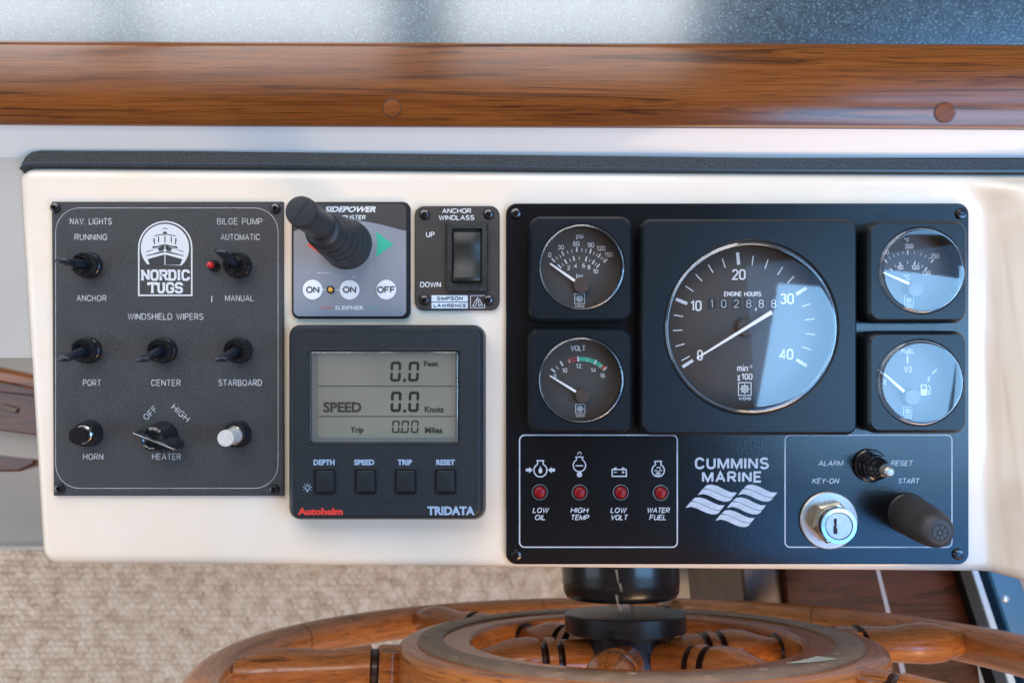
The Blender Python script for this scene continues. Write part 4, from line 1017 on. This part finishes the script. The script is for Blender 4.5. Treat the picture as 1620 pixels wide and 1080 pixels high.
# voltmeter
t, dial, c, r = gauge('voltmeter', 'small black volt gauge with red and green bands, at the lower left', (834.5, 518.5, 1002, 685.5), (919.5, 601), 68.5)
pv = (918, 622)
g = MB()
def band(g, a0, a1, r0, w, zz): g.ribbon([P(918 + r0 * math.cos(R(a0 + (a1 - a0) * i / 12)), 622 - r0 * math.sin(R(a0 + (a1 - a0) * i / 12)), zz).xy for i in range(13)], w * S / 2, zz)
band(g, 92, 50, 54.5, 6.5, zd); g.build('green_band', GREENP, dial)
g = MB(); band(g, 111, 94, 56.8, 1.2, zd); band(g, 111, 94, 52.5, 1.2, zd); band(g, 50, 44, 54.5, 6.5, zd); g.build('red_band', REDP, dial)
zs = zd; zd = zd + .00012
ticks(dial, WPAINT, *pv, [(x, y, 8, 2.6) for x, y in ((875.2, 585.7), (888.5, 574.8), (914.6, 567.6), (941.9, 572.8), (957.2, 583))] + [(x, y, 6, 1) for x, y in ((881.5, 581.5), (900.6, 571), (929.3, 569.4), (949.6, 578.7))])
T(dial, WPAINT, zd, ('VOLT', 902.5, 926.4, 546, 555, 1.5), ('8', 876, 880.3, 591, 598, 1), ('10', 889.3, 897.3, 582.2, 589.2, 1), ('12', 911.2, 919.5, 575.2, 582.2, 1), ('14', 934.6, 942.9, 581.7, 588.7, 1), ('16', 948.8, 957, 590.2, 597.2, 1), **DT)
zd = zs
needle(t, (869.8, 594), (910.8, 619.2), 2.2, 4.0, cap=(922, 626), cr=12); wheelmark(dial, 918, 646.5, 14.5, WPAINT)
# tachometer
t, dial, c, r = gauge('tachometer', 'large engine speed gauge with hour counter, biggest dial on the panel', (1012.5, 345.5, 1358, 689), (1188.5, 518), 138, 18)
mj = [(1088, 575), (1078.3, 476.7), (1167.7, 409), (1268, 460.3), (1268.3, 573.7)]
mn = [(1084.7, 566.7), (1076, 545.7), (1072.3, 522.3), (1073.3, 499.3), (1090.7, 456.7), (1105.7, 439.3), (1124.3, 425), (1145, 416), (1190.7, 412.3), (1212.7, 417.7), (1234.3, 428.3), (1251, 442.3), (1275.3, 482.7), (1281.3, 505), (1282, 528.3), (1276, 550.7)]
ticks(dial, WPAINT, 1178, 517, [(x, y, 19.5, 5) for x, y in mj] + [(x, y, 15, 1.7) for x, y in mn])
T(dial, WPAINT, zd, ('0', 1102.8, 1112, 553, 570.2, 2.6), ('10', 1092.2, 1110, 475, 492, 2.6), ('20', 1157.8, 1179.6, 425.6, 442.8, 2.6), ('30', 1234, 1256, 463.8, 481, 2.6), ('40', 1232.8, 1255, 551.6, 568.8, 2.6), sp=.2)
T(dial, WPAINT, zd, ('ENGINE HOURS', 1145.5, 1204.5, 461, 468.8, 1.35), ('min', 1166, 1183.4, 576, 587.5, 1.6), ('-1', 1184.2, 1190.2, 577, 582.8, 1.1), ('x', 1166.3, 1171.2, 588, 602.8, 1.5), ('100', 1173, 1190.4, 590.5, 600.5, 1.6), sp=.24)
for ch, x in zip('102888', (1126.3, 1145, 1165, 1184.4, 1204.3, 1224)):
    g = MB(); w = 6.5; g.poly([P(x + a, 480.3 + b, zd).xy for a, b in ((-w, -8), (w, -8), (w, 8), (-w, 8))], zd); o = g.build('counter_wheel', mat('counter_black', (.010, .010, .010), .4) if 'counter_black' not in bpy.data.materials else bpy.data.materials['counter_black'], dial)
    T(o, ENGR if x < 1200 else WPAINT, zd + .00008, (ch, x - (2.5 if ch == '1' else 4.2), x + (2 if ch == '1' else 4.2), 473.8, 486.8, 1.3))
g = MB(); g.ribbon([P(1197, 486.5, zd + .0001).xy, P(1195, 491.5, zd + .0001).xy], 1 * S, zd + .0001); g.build('comma', WPAINT, dial)
needle(t, (1102, 566.5), (1220.5, 493.6), 2.2, 6.0, z=.0082); wheelmark(dial, 1178.3, 615, 20, WPAINT)
c0 = P(1180, 518, .0066); g = MB(); g.lathe(c0, [(14 * S, -.0024), (14 * S, 0), (12 * S, .0008), (2 * S, .0009)], 32); g.build('needle_hub', DIAL, t)
# water temperature
t, dial, c, r = gauge('temperature_gauge', 'small black temperature gauge at the upper right, blue window reflected in its glass', (1370.5, 348, 1532, 511), (1458, 428), 68.5)
pv = (1438, 455)
def around(cx, cy, rr, degs): return [(cx + rr * math.cos(R(a)), cy - rr * math.sin(R(a))) for a in degs]
ticks(dial, WPAINT, *pv, [(x, y, 7, 1.8) for x, y in around(*pv, 56, (131, 92, 49))] + [(x, y, 4.6, .8) for x, y in around(*pv, 56, (123, 115.5, 108, 100, 81, 70, 62, 55))]
      + [(x, y, 6, 1.8) for x, y in around(*pv, 40, (135, 110, 77, 48))] + [(x, y, 4.6, .8) for x, y in around(*pv, 40, (122, 93, 68, 58))])
T(dial, WPAINT, zd, ('140', 1394, 1406, 396, 402.6, .9), ('200', 1431.6, 1444.8, 386, 393.3, .95), ('250', 1472.4, 1485.8, 401.3, 408.6, .95), ('80', 1420.4, 1429, 419.4, 426.6, .95), ('100', 1441.6, 1454.4, 419.4, 426.6, .95), ('120', 1459.3, 1472, 428.4, 435.6, .95), ('*', 1429.6, 1432.4, 434.5, 442.6, .8), ('C', 1433.5, 1439.6, 435, 442.8, 1), ('*', 1430.6, 1433.4, 376.5, 383.5, .8), ('F', 1434.6, 1439, 376.8, 383.8, 1), **DT)
needle(t, (1396.5, 431), (1437.3, 448.8), 2.2, 4.2, cap=(1447, 458), cr=12); wheelmark(dial, 1438, 474.5, 14, WPAINT)
# fuel
t, dial, c, r = gauge('fuel_gauge', 'small black fuel gauge at the lower right with a pale blue reflection over it', (1370.5, 523, 1531.5, 686), (1455.5, 605), 68.5)
ticks(dial, WPAINT, 1436, 625, [(1435.7, 568, 13, 2.2), (1478.8, 587.2, 10, 2.2), (1393, 588, 10, 2.2)])
T(dial, WPAINT, zd, ('FUEL', 1426, 1447, 552, 559.5, 1.3), ('1/2', 1429.6, 1442.6, 579.6, 588.6, 1.1), ('F', 1468, 1473, 595.8, 604.5, 1.2), ('E', 1398.5, 1403.5, 600, 608, 1.2), **DT)
g = MB(); px = 1461.5; g.ribbon([P(x, y, zd).xy for x, y in ((px - 4, 624.5), (px - 4, 609), (px + 4, 609), (px + 4, 624.5))], .8 * S, zd, True); g.poly([P(x, y, zd).xy for x, y in ((px - 4, 615.5), (px + 4, 615.5), (px + 4, 624.5), (px - 4, 624.5))], zd + 1e-5)
g.ribbon([P(x, y, zd).xy for x, y in ((px + 4, 617), (px + 7, 617), (px + 7, 623), (px + 10, 623), (px + 10, 613), (px + 7, 609))], .6 * S, zd + 2e-5); g.build('pump_symbol', WPAINT, dial)
needle(t, (1398, 591), (1429.5, 619), 2.6, 4.6, cap=(1442, 628), cr=13); wheelmark(dial, 1436, 650, 13, WPAINT)

# =================================================================== STEERING WHEEL
AX = Vector((-0.0094, 0.9663, -0.2573)).normalized(); UX = Vector((0.99995, 0.00973, 0)).normalized(); VX = AX.cross(UX) * -1
VX = UX.cross(AX) if UX.cross(AX).z < 0 else AX.cross(UX)
WC = Vector((.0954, -.235, -.55 + D))
WM = Matrix((UX, VX, AX)).transposed()      # local x, y in the wheel plane, z towards the console
def WP(x, y, z=0): return WC + WM @ Vector((x, y, z))
wheel = thing('steering_wheel', WC, 'varnished wooden ship steering wheel with brass ring, below the console', 'steering wheel')
def ringsec(sec, n=160, name='x', m=None, uvk=1.0, ang=40):
    mb = MB(); k = len(sec)
    per = [0]
    for i in range(k): per.append(per[-1] + math.dist(sec[i], sec[(i + 1) % k]))
    loops = []
    for i in range(n + 1):
        a = 2 * math.pi * i / n + R(-91); ca, sa = math.cos(a), math.sin(a)
        b = mb.add([WP(rr * ca, rr * sa, hh) for rr, hh in sec]); loops.append(b)
        for j in range(k): mb.uv[b + j] = (i / n * 2 * math.pi * sec[0][0], per[j])
    for a, b in zip(loops, loops[1:]):
        for j in range(k): jj = (j + 1) % k; mb.face((a + j, a + jj, b + jj, b + j))
    return mb.build(name, m, wheel, ang=ang)
# outer rim (round section), middle ring (square with eased edges), brass ring on its face
RO = .3145
ringsec([(RO + .0155 * math.cos(2 * math.pi * j / 20), -.020 + .0165 * math.sin(2 * math.pi * j / 20)) for j in range(20)], 200, 'rim', RIMW, ang=180)
ri, ro, ft, fb = .128, .185, -.0015, -.040
def easy(a, b, t, u, e=.006):
    pts = []
    for cx, cy, a0 in ((b - e, t - e, 0), (a + e, t - e, 90), (a + e, u + e, 180), (b - e, u + e, 270)):
        for i in range(5): an = R(a0 + 90 * i / 4); pts.append((cx + e * math.cos(an), cy + e * math.sin(an)))
    return pts
felloe = ringsec(easy(ri, ro, ft, fb, .005), 160, 'middle_ring', RIMW)
br = ringsec([(.1505, -.003), (.1505, .0000), (.1515, .0008), (.1690, .0008), (.1700, .0000), (.1700, -.003)], 160, 'brass_ring', BRASS)
scr0 = None
for i in range(24):
    a = R(15 * i + 6); rr = .1555 if i % 2 else .1640
    p = WP(rr * math.cos(a), rr * math.sin(a), .0008)
    if scr0 is None:
        o = bpy.data.objects.new('screw', screw_mb(.0032, .0008, False).data('screw', [BRASS, PIT], Vector())); COL.objects.link(o); scr0 = o
    else: o = scr0.copy(); COL.objects.link(o)
    o.parent = br; o.location = p - ORG[br]; o.rotation_euler = WM.to_euler(); ORG[o] = p
# verdigris patch on the brass
g = MB(); pts = []
for i in range(13): a = R(-46 - i * 1.15); pts.append(WP(.1500 * math.cos(a), .1500 * math.sin(a), .0011))
for i in range(13)[::-1]: a = R(-46 - i * 1.15); q = .1500 + .0135 * (1 - i / 12) ** .7 + .0006; pts.append(WP(q * math.cos(a), q * math.sin(a), .0011))
b_ = g.add(pts); g.face(range(b_, b_ + len(pts))); g.build('verdigris_patch', VERDI, br)
# segment joints of the rings
for i in range(6):
    a = 191 + 30 + 60 * i; g = MB(); lo = []
    for j in range(21):
        tt = 2 * math.pi * j / 20; rr, hh = RO + .01565 * math.cos(tt), -.020 + .01665 * math.sin(tt)
        lo.append((rr, hh))
    g.loft([[WP(rr * math.cos(R(a + d)), rr * math.sin(R(a + d)), hh) for rr, hh in lo] for d in (-.09, .09)]); g.build('rim_joint', mat('joint_dark', (.05, .02, .01), .4) if 'joint_dark' not in bpy.data.materials else bpy.data.materials['joint_dark'], wheel)
# turned spokes: inner baluster + outer baluster in one piece, along local x
def spoke_me():
    inner = [(.030, .0145), (.052, .0145), (.058, .0150), (.060, .0120), (.0625, .0120), (.064, .0165), (.068, .0168), (.071, .0160), (.0725, .0125), (.075, .0125), (.077, .0165), (.085, .0178), (.098, .0165), (.110, .0128), (.121, .0100), (.126, .0098), (.1275, .0130), (.131, .0135), (.134, .0130), (.1355, .0108), (.138, .0108), (.1395, .0145), (.144, .0150), (.152, .0150)]
    outer = [(.182, .0160), (.196, .0165), (.1985, .0160), (.2000, .0138), (.2035, .0138), (.2050, .0168), (.215, .0158), (.232, .0142), (.250, .0158), (.266, .0172), (.280, .0165), (.290, .0140), (.300, .0120)]
    mb = MB(); M = Matrix(((0, 0, 1), (0, 1, 0), (-1, 0, 0)))
    for pr in (inner, outer):
        k0 = len(mb.f); mb.lathe((0, 0, 0), [(r, x) for x, r in pr], 28, M)
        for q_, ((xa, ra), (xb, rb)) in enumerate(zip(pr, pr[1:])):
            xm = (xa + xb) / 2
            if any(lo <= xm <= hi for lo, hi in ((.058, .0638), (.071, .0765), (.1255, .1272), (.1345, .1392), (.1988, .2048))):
                for i in range(28): mb.mi[k0 + q_ * 28 + i] = 1  # the narrow turned grooves get the darker second material
    # rectangular block where the spoke passes through the middle ring
    return mb.data('spoke', [WHEELW, mat('dark_groove', (.035, .012, .007), .35, coat=.5)], Vector(), 32)
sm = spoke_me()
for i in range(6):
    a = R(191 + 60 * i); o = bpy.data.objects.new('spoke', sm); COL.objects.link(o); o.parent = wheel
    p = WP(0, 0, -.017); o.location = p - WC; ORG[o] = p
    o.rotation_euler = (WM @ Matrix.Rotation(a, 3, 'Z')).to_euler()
    g = MB(); c_, s_ = math.cos(a), math.sin(a)
    def q(x, y, z_): return WP(x * c_ - y * s_, x * s_ + y * c_, z_)
    g.loft([[q(x, -w, -.0385), q(x, w, -.0385), q(x, w, -.004), q(x, -w, -.004)] for x, w in ((.183, .0150), (.186, .0170), (.196, .0170), (.1985, .0155))], True, True, True)
    g.build('spoke_block', WHEELW, wheel, ang=40)
# hub
cxh = WP(-.004, 0, 0)
g = MB(); g.lathe(cxh, [(.047, .0015), (.0485, .003), (.0485, .0150), (.0478, .016), (.020, .0164), (.008, .0164)], 64, WM); hub = g.build('hub_plate', HUBM, wheel, ang=30)
g = MB(); g.lathe(cxh, [(.034, -.060), (.034, .0014)], 40, WM); g.build('hub_core', HUBM, wheel)
# helm unit under the console
helm = thing('helm_unit', WP(-.006, 0, .020), 'black cylindrical steering helm unit under the console, behind the wheel hub', 'helm unit')
ch = WP(-.006, 0, 0)
g = MB(); g.lathe(ch, [(.020, .0255), (.040, .0265), (.0445, .0285), (.0465, .032), (.0475, .040), (.0482, .060), (.0485, .150)], 64, WM); g.build('helm_housing', HUBM, helm, ang=40)
g = MB(); g.lathe(ch, [(.0100, .0160), (.0100, .0262)], 6, WM); g.lathe(ch, [(.0065, .0164), (.0065, .0263)], 20, WM); g.build('shaft_nut', CHROME, helm, ang=20)
def flake():
    g = MB()
    for (a, h, l) in ((78, .052, .010), (80.5, .042, .006), (77, .034, .008), (79, .027, .005)):
        for s in range(2):
            an = R(-180 + a + s); rr = .0487
            g.loft([[ch + WM @ Vector((rr * math.cos(an + d), rr * math.sin(an + d), h)), ch + WM @ Vector((rr * math.cos(an + d * .3 + .02), rr * math.sin(an + d * .3 + .02), h - l))] for d in (-.012, .012)], False)
    g.build('paint_chips', mat('chip', (.35, .33, .28), .5), helm)
flake()

# =================================================================== BACKGROUND THINGS
# left: teak edged steps
st = thing('companionway_steps', P(0, 735, -.45), 'teak trimmed white steps beside the left end of the console', 'steps')
def slabpx(pts, z0, z1, ins=.002):
    g = MB(); g.plate(pxpoly(pts, z1), [(0, z0), (0, z1 - ins), (ins, z1)], True); return g
zz = -.46
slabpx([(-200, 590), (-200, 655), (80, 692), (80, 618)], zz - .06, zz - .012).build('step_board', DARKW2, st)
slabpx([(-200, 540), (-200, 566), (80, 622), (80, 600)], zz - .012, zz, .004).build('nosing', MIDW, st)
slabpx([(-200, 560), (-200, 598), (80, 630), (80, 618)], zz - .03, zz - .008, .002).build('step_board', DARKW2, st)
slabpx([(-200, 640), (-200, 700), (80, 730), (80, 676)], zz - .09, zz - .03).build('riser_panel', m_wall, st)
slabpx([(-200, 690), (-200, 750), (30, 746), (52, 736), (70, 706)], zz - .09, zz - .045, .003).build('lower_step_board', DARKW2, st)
g = MB(); g.tube([P(2, 643, zz - .010), P(12, 646, zz - .009), P(26, 650, zz - .010)], .0035, 12, flat=.5); g.build('pull_handle', mat('dull_pull', (.16, .13, .11), .5, .3), st)
# right: dark teak cabinet side with thin inlay
cab = thing('teak_cabinet', P(1350, 950, -.5), 'dark teak cabinet panels with a thin pale inlay strip, lower right behind the wheel', 'cabinet')
zc = -.42
slabpx([(1235, 850), (1258, 1130), (1560, 1130), (1520, 850)], zc - .3, zc, .003).build('panel', DARKW, cab)
slabpx([(1168, 850), (1196, 1130), (1256, 1130), (1233, 850)], zc - .3, zc - .012, .003).build('panel', vary(mat('mid_brown_panel', (.12, .08, .06), .4), (.105, .070, .055), .25, 20), cab)
g = MB(); g.plate(pxpoly([(1383, 890), (1389, 890), (1450, 1130), (1441, 1130)], zc + .001), [(0, zc - .001), (0, zc + .001)]); g.build('inlay_strip', mat('pale_inlay', (.34, .32, .33), .5), cab)
trk = thing('metal_track', P(1590, 1080, -.5), 'blue grey metal track with a round rivet at the lower right corner', 'track')
zk = -.38
g = slabpx([(1556, 880), (1602, 880), (1690, 1130), (1640, 1130)], zk - .02, zk); g.build('track_plate', mat('blue_anodised', (.05, .17, .30), .35, .3), trk)
g = slabpx([(1530, 880), (1541, 880), (1625, 1130), (1611, 1130)], zk - .02, zk + .004, .001); g.build('track_lip', mat('pale_blue_metal', (.38, .50, .60), .35, .4), trk)
g = slabpx([(1510, 880), (1560, 880), (1645, 1130), (1592, 1130)], zk - .05, zk - .025); g.build('track_channel', PIT, trk)
c = P(1590, 946, zk); g = MB(); g.lathe(c, [(.0045, 0), (.004, .0015), (.002, .0028), (.0004, .003)], 20); g.build('rivet', mat('rivet_pale', (.6, .7, .78), .3, .5), trk)
